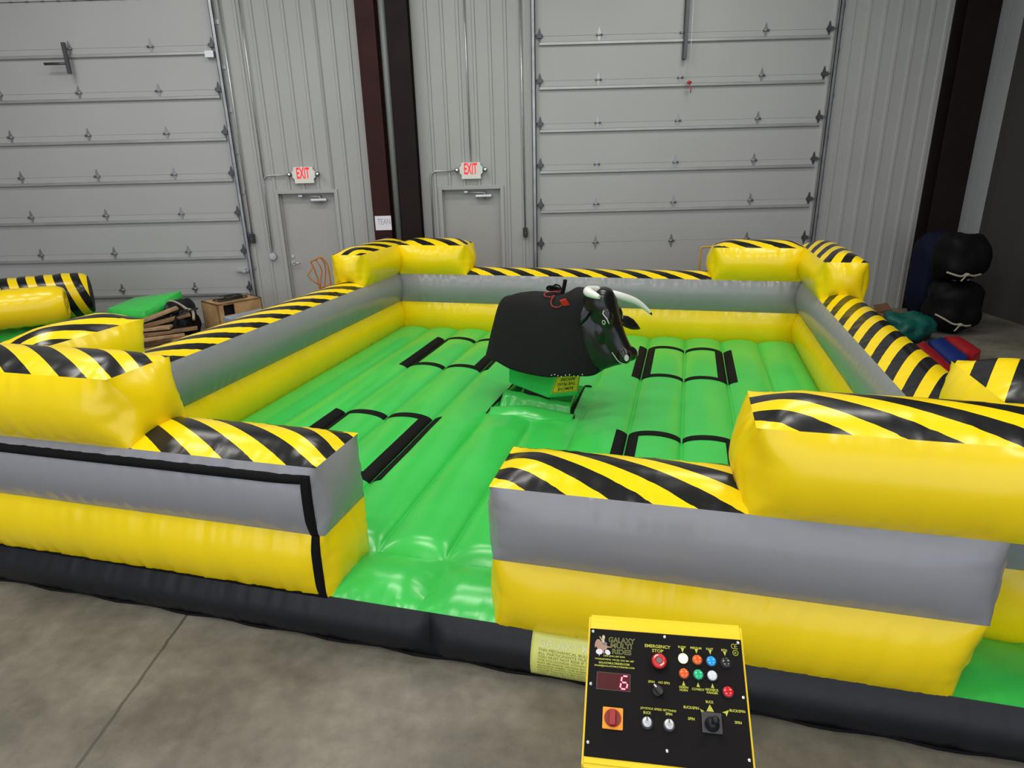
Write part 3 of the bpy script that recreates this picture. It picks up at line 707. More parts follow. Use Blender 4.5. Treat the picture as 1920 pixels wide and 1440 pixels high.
def on_head(x, z, side=-1, off=.003):
    h = HT.ray_cast(Vector((x, side * .6, z)), Vector((0, -side, 0)))
    return h[0] + h[1] * off if h[0] is not None else Vector((x, side * .1, z))
for side in (-1, 1):
    m = MB(); bw = spline([(.733, 1.275), (.730, 1.248), (.752, 1.228), (.772, 1.205), (.782, 1.168)], 5); m.tube([on_head(x, z, side) for x, z in bw], .005, n=6); m.build('painted_brow', M_wline, head, world=False)
    m = MB(); m.tube([on_head(.742 + .014 * math.cos(t * math.pi / 6), 1.178 + .017 * math.sin(t * math.pi / 6), side) for t in range(12)], .0042, n=6, closed=True); m.build('painted_eye', M_wline, head, world=False)
    m = MB(); mo = spline([(.805, .915), (.835, .885), (.87, .855), (.905, .838), (.93, .838)], 5); m.tube([on_head(x, z, side) for x, z in mo], .0035, n=6); m.build('mouth_line', M_wline, head, world=False)
for side in (-1, 1):
    h = HT.ray_cast(Vector((1.5, side * .45, .93)), Vector((-.84, -side * .54, -.06)).normalized())
    p, n = h[0], h[1]
    if p is not None:
        q = n.to_track_quat('Z', 'Y').to_matrix().to_4x4()
        m = MB(); m.cyl((0, 0, -.002), (0, 0, .004), .024, n=20, M=Matrix.Translation(p) @ q @ Matrix.Diagonal((.8, 1.15, 1, 1))); m.build('nostril', M_wline, head, world=False)
# ears
m = MB()
def ear(mb, base, tip, up):
    base, tip = Vector(base), Vector(tip); d = tip - base; L = d.length; d.normalize(); s = d.cross(Vector(up)).normalized(); nrm = s.cross(d)
    rg = []
    for t, w in ((0, .022), (.15, .038), (.4, .055), (.65, .05), (.85, .03), (1.0, .008)):
        rg.append([base + d * (L * t) + s * (w * math.cos(k * math.pi / 6)) + nrm * (.012 * math.sin(k * math.pi / 6) + .02 * math.sin(t * 3)) for k in range(12)])
    mb.loft(rg)
ear(m, (.73, .09, 1.175), (.87, .27, 1.055), (.9, -.2, .3)); m.build('ear', M_bull, head, world=False)
m = MB(); ear(m, (.60, -.115, 1.26), (.54, -.20, 1.15), (.9, .5, .3)); m.build('ear', M_bull, head, world=False)
# horns
def horn(pts, rad, blunt=False):
    P = spline([(*p, r) for p, r in zip(pts, rad)], 6); mb = MB(); mb.tube([p[:3] for p in P], [p[3] for p in P], n=14)
    if blunt: mb.sphere(P[0][:3], P[0][3])
    return mb.build('horn', M_horn, BULL, world=False)
h1 = horn([(.66, .04, 1.39), (.758, .13, 1.354), (.835, .245, 1.30), (.895, .315, 1.235), (.930, .343, 1.192)], [.036, .035, .029, .020, .013]); h1['label'] = 'far white horn with a black tip'
m = MB(); m.tube([(.926, .341, 1.197), (.937, .347, 1.184), (.946, .352, 1.172)], [.0135, .010, .004], n=12); m.build('horn_tip', M_blk, h1, world=False)
h2 = horn([(.62, -.04, 1.425), (.615, -.12, 1.437), (.63, -.20, 1.446), (.668, -.265, 1.448), (.74, -.30, 1.440), (.80, -.31, 1.428)], [.034, .036, .038, .038, .030, .017]); h2['label'] = 'near white horn'
# rigging on the back: hand strap, bow, red lanyard with tag
m = MB(); m.tube(spline([(.235, 0, 1.34), (.25, 0, 1.39), (.262, .0, 1.44), (.268, 0, 1.475)], 5), .017, n=8)
for k in range(6): m.sphere((.24 + .005 * k, 0, 1.36 + .021 * k), .02, (1, 1, .45), n=10)
m.build('hand_strap', M_web, BULL, world=False)
m = MB(); 
for s in (1, -1):
    pts = spline([(.235, -.01, 1.37), (.19, -.03 * s, 1.405), (.125, -.05 * s, 1.41), (.11, -.05 * s, 1.385), (.16, -.03 * s, 1.372), (.235, -.01, 1.37)], 4); m.tube(pts, .011 if s > 0 else .008, n=6)
m.prism([(.12, -.04, 1.375), (.20, -.03, 1.37), (.215, -.02, 1.395), (.15, -.03, 1.415), (.115, -.04, 1.405)], (0, .03, 0))
m.build('strap_bow', M_web, BULL, world=False)
M_redc = mat('red_cord', (.30, .012, .015), .5); M_redt = mat('red_tag', (.62, .01, .01), .45)
m = MB(); m.tube(spline([(.24, -.02, 1.375), (.17, -.07, 1.37), (.12, -.10, 1.36), (.13, -.12, 1.335), (.2, -.13, 1.335), (.23, -.12, 1.35), (.225, -.16, 1.31), (.26, -.195, 1.275), (.32, -.20, 1.270), (.365, -.19, 1.295)], 6), .0055, n=6); m.build('red_lanyard', M_redc, BULL, world=False)
m = MB(); Mt = Matrix.Translation((.385, -.185, 1.315)) @ Matrix.Rotation(R(-20), 4, 'Y') @ Matrix.Rotation(R(30), 4, 'X'); m.box((-.032, -.008, -.036), (.032, .008, .036), bev=.006, M=Mt); m.build('red_tag', M_redt, BULL, world=False)
# pedestal under the hide, and steel frame below it
def b_local(wx, wy, z): 
    c, s = math.cos(R(-BA)), math.sin(R(-BA)); dx, dy = wx - BX, wy - BY; return (c * dx - s * dy, s * dx + c * dy, z)
PB = [b_local(*p) for p in ((1.556, -3.124, .42), (1.923, -3.525, .40), (2.203, -3.471, .40), (1.95, -3.02, .42))]
PT = [b_local(*p) for p in ((1.566, -3.124, .80), (2.038, -3.525, .78), (2.275, -3.47, .80), (1.99, -3.00, .82))]
m = MB(); vb = [m.bm.verts.new(p) for p in PB]; vt = [m.bm.verts.new(p) for p in PT]
m.bm.faces.new(vb[::-1]); m.bm.faces.new(vt)
for k in range(4): m.bm.faces.new((vb[k], vb[(k + 1) % 4], vt[(k + 1) % 4], vt[k]))
bmesh.ops.bevel(m.bm, geom=m.bm.edges[:], offset=.014, segments=3, affect='EDGES')
ped = m.build('pedestal', M_ped, BULL, world=False)
def face2(a, b, off=.004):
    p = Vector(PB[1]).lerp(Vector(PB[2]), a).lerp(Vector(PT[1]).lerp(Vector(PT[2]), a), b)
    n = (Vector(PB[2]) - Vector(PB[1])).cross(Vector(PT[1]) - Vector(PB[1])).normalized(); return p + n * off
m = MB(); m.poly([face2(.06, .12), face2(.95, .12), face2(.95, .80), face2(.06, .80)]); sg = m.build('warning_sign', mat('yellow_sign', (.72, .62, .02), .45), ped, world=False)
sm = sg.modifiers.new('s', 'SOLIDIFY'); sm.thickness = .003; sm.offset = -1
sg['label'] = 'yellow upside-down warning sign'
m = MB()
for i, (t_, w_) in enumerate((('REMOVE', .54), ('THE PLUG', .62), ('BEFORE', .52), ('YOU REMOVE', .80))): 
    add_text(m, t_, w_, .078, lambda x, y, i=i: face2(.51 - x, .215 + .118 * i - y, .0065), bold=.01)
fr_ = [(.09, .14), (.92, .14), (.92, .78), (.09, .78)]
for (a, b), (c, d) in zip(fr_, fr_[1:] + fr_[:1]):
    m.tube([face2(a, b, .0055), face2(c, d, .0055)], .0016, n=5)
m.build('lettering', mat('black_ink', (.02, .02, .02), .6), sg, world=False)
m = MB(); m.box((-.36, -.28, .0), (.36, .28, .05)); m.cyl((0, 0, .05), (0, 0, .70), .08); m.box((-.16, -.08, .34), (.10, .12, .44), bev=.01)
m.build('machine_base', M_dkmet, BULL, world=False)

# ------------------------------------------------------------------ operator's control console
CO = Vector((1.83703, -7.56315, 1.20057)); CA = Vector((.98194185, -.18542356, .03752743)); CU = Vector((.14372579, .86016256, .48934984)); CN = Vector((-.12301668, -.47511943, .87127976))
CON = thing('control_console', 'yellow control console with black panel of coloured buttons', 'control console', (2.0, -7.86, 0))
def cp(a, b, h=0.0): return CO + CA * a - CU * b + CN * h
CM = Matrix(((CA.x, -CU.x, CN.x, CO.x), (CA.y, -CU.y, CN.y, CO.y), (CA.z, -CU.z, CN.z, CO.z), (0, 0, 0, 1)))   # console axes: right, down the slope, out of the panel
M_cyel = mat('yellow_powder_coat', (.86, .60, .012), .32, bump=.03, bscale=120); M_panel = mat('black_panel', (.006, .005, .005), .5, spec=.10); M_olive = mat('panel_print', (.46, .46, .04), .5)
PH = .345
m = MB()
side = [(-.036, -.018), (-.028, -.004), (-.012, 0), (PH + .012, 0), (PH + .02, -.01), (PH + .02, -.10), (-.036, -.16)]
t = bmesh.new(); A = [t.verts.new((0.0, b, h)) for b, h in side]; B = [t.verts.new((.42, b, h)) for b, h in side]; n_ = len(side)
t.faces.new(A[::-1]); t.faces.new(B)
for k in range(n_): t.faces.new((A[k], A[(k + 1) % n_], B[(k + 1) % n_], B[k]))
bmesh.ops.recalc_face_normals(t, faces=t.faces[:]); bmesh.ops.bevel(t, geom=[e for e in t.edges], offset=.0065, segments=3, affect='EDGES')
for f in t.faces: f.smooth = False
m.take(t, CM); m.build('housing', M_cyel, CON)
m = MB(); m.box((.0055, .0125, -.002), (.4145, PH - .008, .003), bev=.0015, M=CM); pan = m.build('panel', M_panel, CON)
m = MB()
for a, b in ((.0135, .0212), (.2115, .0212), (.4065, .0214), (.0145, .163), (.4065, .1615), (.0145, .305), (.2115, .305), (.4065, .305)):
    m = MB(); m.sphere((a, b, .003), .0048, (1, 1, .5), M=CM, n=12); m.box((a - .0006, b - .0042, .0045), (a + .0006, b + .0042, .0058), M=CM); m.build('screw', M_chrome, pan)
def ptext(mb, txt, a, b, w, h, bold=.022): add_text(mb, txt, w, h, lambda x, y: cp(a + x, b - y, .0036), bold=bold)
for t_, a, b, w, h in (('EMERGENCY', .192, .0492, .069, .0088), ('STOP', .192, .0612, .030, .0088), ('SLOW', .2573, .0452, .021, .006), ('MEDIUM', .2941, .0451, .029, .006), ('FAST', .3306, .0449, .0185, .006), ('BTN', .3681, .0446, .0145, .006),
    ('GREEN', .2575, .1500, .0235, .0058), ('HORN', .2575, .1572, .0205, .0058), ('COWBOY', .2946, .1520, .032, .006), ('REDNECK', .3297, .1500, .033, .0058), ('RANGER', .3300, .1572, .028, .0058),
    ('SPIN', .1745, .1436, .0165, .0062), ('NO SPIN', .2075, .1434, .029, .0062), ('JOYSTICK SPEED SETTINGS', .1911, .2115, .091, .0066), ('BUCK', .1633, .2212, .0195, .0066), ('SPIN', .2179, .2192, .0165, .0066),
    ('BUCK', .3217, .1804, .0195, .0066), ('BUCK/SPIN', .2745, .1985, .038, .0066), ('BUCK/SPIN', .3885, .1958, .038, .0066), ('SPIN', .2735, .2250, .0165, .0066), ('SPIN', .3880, .2230, .0165, .0066)):
    m = MB(); ptext(m, t_, a, b, w, h); m.build('panel_lettering', M_olive, pan)
def arrow(pts): m = MB(); m.prism([cp(a, b, .0030) for a, b in pts], CN * .0007); m.build('arrow_mark', M_olive, pan)
for a, b, s in ((.2585, .0535, 1), (.2950, .0535, 1), (.3312, .0530, 1), (.3690, .0535, 1), (.2580, .1405, -1), (.2950, .1405, -1), (.3315, .1400, -1)):
    arrow([(a - .0042, b - .0055 * s), (a + .0042, b - .0055 * s), (a, b + .0065 * s)])
arrow([(.3214, .1862), (.3310, .2035), (.3120, .2035)])
arrow([(.2955, .1985), (.3070, .2045), (.2985, .2075), (.2990, .2035)]); arrow([(.3680, .1955), (.3510, .2025), (.3590, .2045), (.3610, .2115)])
m = MB()
for t_, a, b, w in (('USA: (541) 607 0304', .0745, .0866, .058), ('WORLDWIDE: +44 (0) 1625 581 687', .0755, .0962, .106), ('GALAXYMULTIRIDES.COM', .0747, .1050, .083), ('SALES@GALAXYMULTIRIDES.COM', .0757, .1136, .108)): ptext(m, t_, a, b, w, .0056)
m.build('contact_lettering', mat('panel_print_bright', (.48, .48, .05), .5), pan)
m = MB()
for t_, a, b, w, h in (('GALAXY', .0945, .0410, .073, .0150), ('MULTI', .0930, .0565, .058, .0140), ('RIDES', .0950, .0725, .052, .0140)): ptext(m, t_, a, b, w, h, bold=.035)
m.build('maker_lettering', mat('panel_print_dull', (.20, .20, .045), .5), pan)
m = MB()
for t_, a, b, w, h in (('GALAXY', .0945, .0410, .070, .0125), ('MULTI', .0930, .0565, .055, .0115), ('RIDES', .0950, .0725, .049, .0115)): add_text(m, t_, w, h, lambda x, y, a=a, b=b: cp(a + x, b - y, .0041), bold=-.012)
m.build('maker_lettering_core', mat('panel_print_dark', (.05, .05, .012), .5), pan)
# maker's emblem: a rider on a bull
def blob(mb, pts, h): mb.prism([cp(a, b, .003) for a, b in pts], CN * h)
def ell(a, b, ra, rb, rot=0, n=18): return [(a + ra * math.cos(t) * math.cos(rot) - rb * math.sin(t) * math.sin(rot), b + ra * math.cos(t) * math.sin(rot) + rb * math.sin(t) * math.cos(rot)) for t in [2 * math.pi * k / n for k in range(n)]]
m = MB(); blob(m, [(.020, .060), (.0215, .050), (.026, .0425), (.032, .0425), (.037, .0475), (.046, .048), (.052, .0535), (.055, .060), (.064, .0605), (.0645, .063), (.055, .064), (.052, .0695), (.046, .0715), (.048, .080), (.046, .083), (.043, .074), (.036, .072), (.029, .071), (.0255, .063), (.0215, .066)], .0008); m.build('emblem_bull', mat('emblem_tan', (.34, .20, .13), .5), pan)
m = MB(); blob(m, ell(.0335, .0765, .0095, .0075), .0009); blob(m, ell(.0565, .0765, .0080, .0065, .7), .0009); blob(m, [(.032, .083), (.035, .083), (.034, .089)], .0009); m.build('emblem_base', mat('emblem_white', (.60, .60, .62), .5), pan)
m = MB(); blob(m, ell(.0435, .036, .0042, .006), .0011); blob(m, [(.040, .041), (.046, .041), (.047, .050), (.041, .050)], .0011); blob(m, [(.0315, .0345), (.0335, .0335), (.0415, .0445), (.0400, .0475)], .0011); m.build('emblem_rider', mat('emblem_cream', (.48, .42, .26), .5), pan)
m = MB(); blob(m, ell(.0475, .0535, .007, .005), .0010); m.build('emblem_saddle', mat('emblem_grey', (.16, .15, .15), .5), pan)
# approval marks
m = MB()
for a0, ok in ((.3930, False), (.4010, True)):
    arc = [(a0 + .0052 * math.cos(R(q)), .0325 + .0062 * math.sin(R(q))) for q in range(60, 301, 20)]; m.tube([cp(a, b, .0036) for a, b in arc], .0009, n=5)
    if ok: m.tube([cp(a0 - .0045, .0325, .0036), cp(a0 + .0015, .0325, .0036)], .0009, n=5)
m.tube([cp(.3970 + .0068 * math.cos(R(q)), .0495 + .0072 * math.sin(R(q)), .0036) for q in range(0, 360, 20)], .0009, n=5, closed=True); ptext(m, 'UL', .397, .0495, .006, .0055)
m.build('approval_marks', M_olive, pan)
# display with a glowing 6
m = MB(); m.box((.0310, .1310, .0025), (.1180, .1735, .0042), M=CM, bev=.0008); dsp = m.build('display', mat('display_window', (.075, .012, .013), .2), CON)
m = MB(); m.box((.0295, .1296, .0024), (.1195, .1749, .0034), M=CM); m.build('display_bezel', mat('display_bezel', (.07, .06, .055), .4), dsp)
m = MB(); cx_, cy_, w_, h_, s_ = .1035, .1525, .0085, .0165, .0022
def seg(a0, b0, a1, b1): m.box((min(a0, a1) - s_, min(b0, b1) - s_, .0042), (max(a0, a1) + s_, max(b0, b1) + s_, .0050), M=CM @ Matrix.Translation((0, 0, 0)), bev=.0006)
sl = .0025
def sg2(p, q): m.tube([cp(p[0], p[1], .0046), cp(q[0], q[1], .0046)], s_ * .9, n=6)
TLp, TRp, MLp, MRp, BLp, BRp = (cx_ - w_ + sl, cy_ - h_), (cx_ + w_ + sl, cy_ - h_), (cx_ - w_, cy_), (cx_ + w_, cy_), (cx_ - w_ - sl, cy_ + h_), (cx_ + w_ - sl, cy_ + h_)
for p, q in ((TLp, TRp), (TLp, MLp), (MLp, MRp), (MLp, BLp), (BLp, BRp), (MRp, BRp)):
    d = (Vector(q) - Vector(p)).normalized() * .0032; sg2(Vector(p) + d, Vector(q) - d)
m.build('glowing_digit', mat('led_red', (.9, .05, .1), .4, emit=(1, .16, .24), estr=3.5), dsp)
# emergency stop
ES = (.195, .0933); m = MB(); m.cyl((*ES, .003), (*ES, .012), .017, n=28, M=CM); m.build('stop_collar', M_dkmet, CON)
m = MB(); m.loft([[(ES[0] + r * math.cos(k * math.pi / 16), ES[1] + r * math.sin(k * math.pi / 16), h) for k in range(32)] for r, h in ((.016, .012), (.0195, .014), (.020, .020), (.0185, .0245), (.014, .0262), (.0095, .0262), (.0085, .0235))], M=CM); es = m.build('emergency_stop', mat('red_gloss_plastic', (.55, .012, .015), .25), CON)
m = MB(); m.cyl((*ES, .0225), (*ES, .0265), .0075, n=20, M=CM); m.build('key_barrel', M_chrome, es)
m = MB()
for q0 in (200, 20): m.tube([(ES[0] + .0135 * math.cos(R(q0 + k * 8)), ES[1] + .0135 * math.sin(R(q0 + k * 8)), .0262) for k in range(9)], .0016, n=6, M=CM)
m.build('turn_arrow', M_white, es)
def push(name, a, b, col, lab, lit=None, r=.0125):
    m = MB(); m.cyl((a, b, .003), (a, b, .0065), r * 1.14, n=26, M=CM); bz = m.build(name, mat('button_ring', (.02, .02, .022), .35), CON); bz['label'] = lab
    m = MB(); m.loft([[(a + q * r * math.cos(k * math.pi / 13), b + q * r * math.sin(k * math.pi / 13), h) for k in range(26)] for q, h in ((1, .006), (1, .0115), (.95, .0128), (.75, .0142), (.4, .0151), (.1, .0154))], M=CM)
    m.build('button_cap', mat(name + '_cap', col, .18, coat=.4, emit=lit, estr=3.5 if lit else 0), bz)
push('push_button', .2589, .0775, (.9, .75, .2), 'lit yellow-white button under SLOW', lit=(1, .80, .25)); push('push_button', .2958, .0783, (.75, .10, .008), 'orange button under MEDIUM'); push('push_button', .3318, .0787, (.01, .30, .75), 'blue button under FAST'); push('push_button', .3700, .0785, (.018, .018, .02), 'black button under BTN')
push('push_button', .2594, .1169, (.75, .10, .008), 'orange button above GREEN HORN'); push('push_button', .2965, .1163, (.01, .45, .18), 'green button above COWBOY'); push('push_button', .3320, .1159, (.62, .66, .70), 'white button above REDNECK'); push('push_button', .3690, .1530, (.60, .006, .012), 'red button at the right edge', r=.0130)
KB = (.191, .166); m = MB(); m.cyl((*KB, .003), (*KB, .009), .0135, n=24, M=CM); kn = m.build('selector_knob', mat('knob_black', (.012, .012, .013), .35), CON)
m = MB(); Mk = CM @ Matrix.Translation((*KB, 0)) @ Matrix.Rotation(R(-42), 4, 'Z'); m.box((-.005, -.0145, .008), (.005, .0145, .022), bev=.002, M=Mk); m.build('knob_grip', mat('knob_grip_black', (.015, .015, .016), .35), kn)
m = MB(); m.box((-.0016, -.0146, .0215), (.0016, -.006, .0226), M=Mk); m.build('knob_pointer', M_white, kn)
MS = (.0755, .2440); m = MB(); m.box((MS[0] - .0265, MS[1] - .0265, .003), (MS[0] + .0265, MS[1] + .0265, .0085), bev=.003, M=CM); ms = m.build('main_switch', mat('amber_plate', (.85, .30, .01), .4), CON); ms['label'] = 'amber square plate with red rotary switch'
m = MB(); m.cyl((*MS, .0085), (*MS, .0125), .0215, n=32, M=CM); m.build('switch_dial', mat('dark_red_dial', (.22, .012, .006), .4), ms)
m = MB(); m.box((MS[0] - .0075, MS[1] - .019, .0125), (MS[0] + .0075, MS[1] + .019, .024), bev=.0025, M=CM); m.build('switch_grip', mat('red_grip', (.32, .018, .016), .4), ms)
for a in (.1628, .2178):
    m = MB(); m.loft([[(a + r * math.cos(k * math.pi / 16) * (1 + .03 * (k % 2)), .2465 + r * math.sin(k * math.pi / 16) * (1 + .03 * (k % 2)), h) for k in range(32)] for r, h in ((.0145, .003), (.0142, .007), (.0125, .016), (.0115, .018), (.006, .0185))], M=CM)
    kb = m.build('speed_knob', M_galv, CON)
    m = MB(); m.box((a - .0008, .2465 - .011, .0183), (a + .0008, .2465 - .002, .0192), M=CM); m.build('knob_pointer', M_panel, kb)
JS = (.3235, .2310); m = MB(); m.box((JS[0] - .0245, JS[1] - .0245, .003), (JS[0] + .0245, JS[1] + .0245, .010), bev=.002, M=CM); js = m.build('joystick', mat('joystick_plate', (.045, .045, .048), .35), CON)
m = MB(); m.loft([[(JS[0] + r * math.cos(k * math.pi / 12), JS[1] + .004 + r * math.sin(k * math.pi / 12), h) for k in range(24)] for r, h in ((.0185, .010), (.0175, .014), (.015, .017), (.0135, .021), (.010, .025), (.006, .028))], M=CM); m.build('rubber_boot', M_blk, js)
m = MB(); m.cyl((JS[0], JS[1] + .004, .026), (JS[0] + .004, JS[1] + .006, .052), .0035, n=12, M=CM); m.sphere((JS[0] + .004, JS[1] + .006, .058), .010, M=CM); m.build('joystick_stick', M_blk, js)
# stand
bc = cp(.21, .17, -.11)
m = MB(); m.box((bc.x - .05, bc.y - .05, .02), (bc.x + .05, bc.y + .05, bc.z + .0)); m.build('post', M_cyel, CON)
m = MB(); m.box((bc.x - .22, bc.y - .2, 0), (bc.x + .22, bc.y + .2, .02), bev=.004); m.build('foot_plate', M_cyel, CON)

# ------------------------------------------------------------------ things stored along the walls
M_ply = mat('plywood', (.42, .25, .11), .7, var=.25, vscale=5); M_card = mat('cardboard', (.20, .10, .045), .8, var=.15)
M_plank = mat('rough_lumber', (.17, .095, .045), .8, var=.4, vscale=7); M_plank2 = mat('pale_lumber', (.32, .20, .105), .8, var=.3, vscale=7)
M_rope = mat('hemp_rope', (.34, .30, .22), .9, bump=.4, bscale=120); M_cable = mat('black_cable', (.012, .012, .013), .5)
M_orng = mat('orange_paint', (.50, .17, .02), .5, var=.15); M_amb = mat('amber_paint', (.62, .33, .02), .5, var=.12)
M_navy = mat('navy_tarp', (.004, .007, .022), .75, spec=.15, bump=.3, bscale=6); M_bag = mat('black_bag_vinyl', (.004, .004, .0045), .6, spec=.12, bump=.4, bscale=7)
M_teal = mat('teal_tarp', (.004, .085, .068), .45, spec=.3, bump=.4, bscale=10); M_rvin = mat('red_vinyl', (.34, .008, .012), .4); M_bvin = mat('blue_vinyl', (.006, .025, .17), .4)
M_lid = mat('grey_blue_plastic', (.27, .30, .36), .5, var=.15, vscale=6)

def bundle(mb, c, size, rot=0.0, seed=1.0, amp=.12, fold=5.0, e=2.6, tilt=0.0, n=40):
    """lumpy folded cloth or vinyl bundle"""
    t = bmesh.new(); bmesh.ops.create_uvsphere(t, u_segments=n, v_segments=n // 2, radius=1)
    M = Matrix.Translation(c) @ Matrix.Rotation(rot, 4, 'Z') @ Matrix.Rotation(tilt, 4, 'Y')
    for v in t.verts:
        p = v.co.normalized(); k = (abs(p.x) ** e + abs(p.y) ** e + abs(p.z) ** e) ** (-1 / e); q = p * k
        d = 1 + amp * noise.noise(Vector((q.x * 1.6, q.y * 1.6, q.z * 1.6)) + Vector((seed, 0, 0))) - amp * .5 * abs(noise.noise(Vector((q.x, q.y, q.z)) * fold + Vector((0, seed, 0))))
        v.co = M @ Vector((q.x * d * size[0], q.y * d * size[1], max(-1.0, q.z * d) * size[2]))
    for f in t.faces: f.smooth = True
    mb.take(t); return mb

# left side: rolled striped inflatable lying on green folded vinyl
def rolled(name, label, c, r, L, ang, phase_mat, capm, off):
    root = thing(name, label, 'rolled inflatable', (c[0], c[1], c[2] - r)); M = Matrix.Translation(c) @ Matrix.Rotation(ang, 4, 'Z')
    m = MB(); pr = [(-L, .3), (-L, .8), (-L + .1, .97), (-L + .2, 1.0)] + [(-L + .2 + (L - .38) * k / 14, 1 + .02 * math.sin(k * 2.2)) for k in range(1, 14)] + [(-.16, .985), (-.08, .93), (-.03, .84)]
    vr = [[m.bm.verts.new(M @ Vector((x, r * q * math.cos(2 * math.pi * k / 40), r * q * math.sin(2 * math.pi * k / 40)))) for k in range(41)] for x, q in pr]
    for (xa, _), (xb, _), A, B in zip(pr, pr[1:], vr, vr[1:]):
        for k in range(40):
            f = m.bm.faces.new((A[k], A[k + 1], B[k + 1], B[k])); f.smooth = True
            for lp, (xx, kk) in zip(f.loops, ((xa, k), (xa, k + 1), (xb, k + 1), (xb, k))): lp[m.uv].uv = (xx / .21 + off + .45 * math.sin(2 * math.pi * kk / 40), 0)
    m.build('roll_skin', phase_mat, root, fixn=False)
    m = MB(); m.loft([[Vector((x, r * q * math.cos(2 * math.pi * k / 40), r * q * math.sin(2 * math.pi * k / 40))) for k in range(40)] for x, q in ((-.035, .85), (-.02, .80), (-.012, .6), (-.03, .55), (-.03, .3), (-.012, .25), (-.012, .03))], M=M); m.build('roll_end', capm, root)
    return root
rolled('rolled_inflatable', 'yellow and black striped vinyl roll against the left garage door', Vector((-4.65, .40, .775)), .325, 1.5, R(30), M_str, M_blk, .15)
rolled('rolled_inflatable', 'plain yellow vinyl roll in front of the striped roll at far left', Vector((-4.52, -.36, .78)), .26, 1.2, R(28), M_yel, M_yel, 0)
m = MB(); bundle(m, (-5.1, .42, .22), (.75, .45, .23), seed=3, amp=.2); o = m.build('folded_vinyl', M_grn); tag(o, 'dark green vinyl bundle underneath the striped roll', 'folded vinyl')
m = MB(); bundle(m, (-5.0, -.48, .24), (.70, .28, .25), seed=9, amp=.2); o = m.build('folded_vinyl', M_grn); tag(o, 'green vinyl bundle underneath the plain yellow roll', 'folded vinyl')
root = thing('folded_vinyl', 'bright green and black folded inflatable left of the plank heap', 'folded vinyl', (-3.95, .55, 0))
def slab(mb, top, thick):
    """puffy folded sheet: four top corners, pulled down by thick"""
    P = Patch(*top, (0, 0, 1), .035, seed=nxt(), rip=.012); P.add(mb, res=.04)
    b = [Vector(q) - Vector((0, 0, thick)) for q in top]
    for i in range(4):
        a0, a1 = Vector(top[i]), Vector(top[(i + 1) % 4]); e = a1 - a0; n = Vector((e.y, -e.x, 0)).normalized(); Patch(b[i], b[(i + 1) % 4], top[(i + 1) % 4], top[i], n, .03, seed=nxt(), rip=.012).add(mb, res=.04)
m = MB(); slab(m, [(-4.30, .10, .60), (-3.72, .02, .56), (-3.45, .62, .74), (-4.30, .80, .62)], .16); m.build('green_sheet', M_grn, root, fixn=False)
m = MB(); slab(m, [(-4.32, -.02, .44), (-3.66, -.08, .42), (-3.42, .60, .46), (-4.32, .85, .44)], .43); bundle(m, (-3.40, .38, .335), (.11, .34, .33), seed=77, amp=.2, rot=-.15); m.build('black_underside', M_blk, root, fixn=False)
m = MB(); bundle(m, (-3.17, .08, .25), (.13, .30, .255), seed=21, amp=.35, fold=4); o = m.build('tarp_bundle', M_bag); tag(o, 'black crumpled tarp between planks and wooden box', 'tarp')
m = MB()
for k in range(5):
    pts = [(-3.34 + .055 * k + .08 * math.cos(t * .55 + k), .22 + .14 * math.sin(t * .55) - .03 * k, .505 + .02 * math.sin(t * .8 + k) + .008 * k) for t in range(13)]; m.tube(spline(pts, 3), .008, n=6)
o = m.build('cable_tangle', M_cable); tag(o, 'dark tangled cables on top of the black tarp', 'cable', kind='stuff')
m = MB(); m.tube(spline([(-3.47, .26, .66), (-3.38, .24, .655), (-3.29, .24, .60), (-3.21, .22, .545), (-3.12, .18, .53), (-3.06, .10, .50), (-3.02, .0, .43)], 5), [.016] * 12 + [.020] * 19, n=8); o = m.build('rope', M_rope); tag(o, 'pale beige rope draped over the black tarp near the box', 'rope')
PL = [(-3.55, -.45, .05, 1.3, 14, 0, 0), (-3.45, -.38, .095, 1.3, 27, 0, 1), (-3.58, -.48, .14, 1.2, 9, 0, 1), (-3.42, -.34, .185, 1.3, 31, 0, 0), (-3.55, -.42, .23, 1.1, 19, 0, 0), (-3.50, -.50, .275, 1.0, 36, 0, 1), (-3.42, -.36, .32, 1.1, 24, 0, 0), (-3.62, -.30, .37, .80, 6, 0, 1), (-3.42, -.16, .44, .80, 30, 0, 0), (-3.56, -.08, .50, .70, 38, 0, 1)]
def plank(L, w, h): 
    m = MB(); m.box((-L / 2, -w / 2, -h / 2), (L / 2, w / 2, h / 2), bev=.003); return m
for i, (x, y, z, L, a, tl, mm) in enumerate(PL):
    m = plank(L, .12 + .02 * (i % 3), .036); o = m.build('wooden_plank', M_plank2 if mm else M_plank); o.location = (x, y, z); o.rotation_euler = (R((i * 7) % 5 - 2), R((0, -2, 1, 0, -1, 0, -2, -3, -9, -14)[i]), R(a))
    tag(o, 'rough wooden plank in the loose heap behind the left arena wall', 'plank', 'planks in the loose heap')
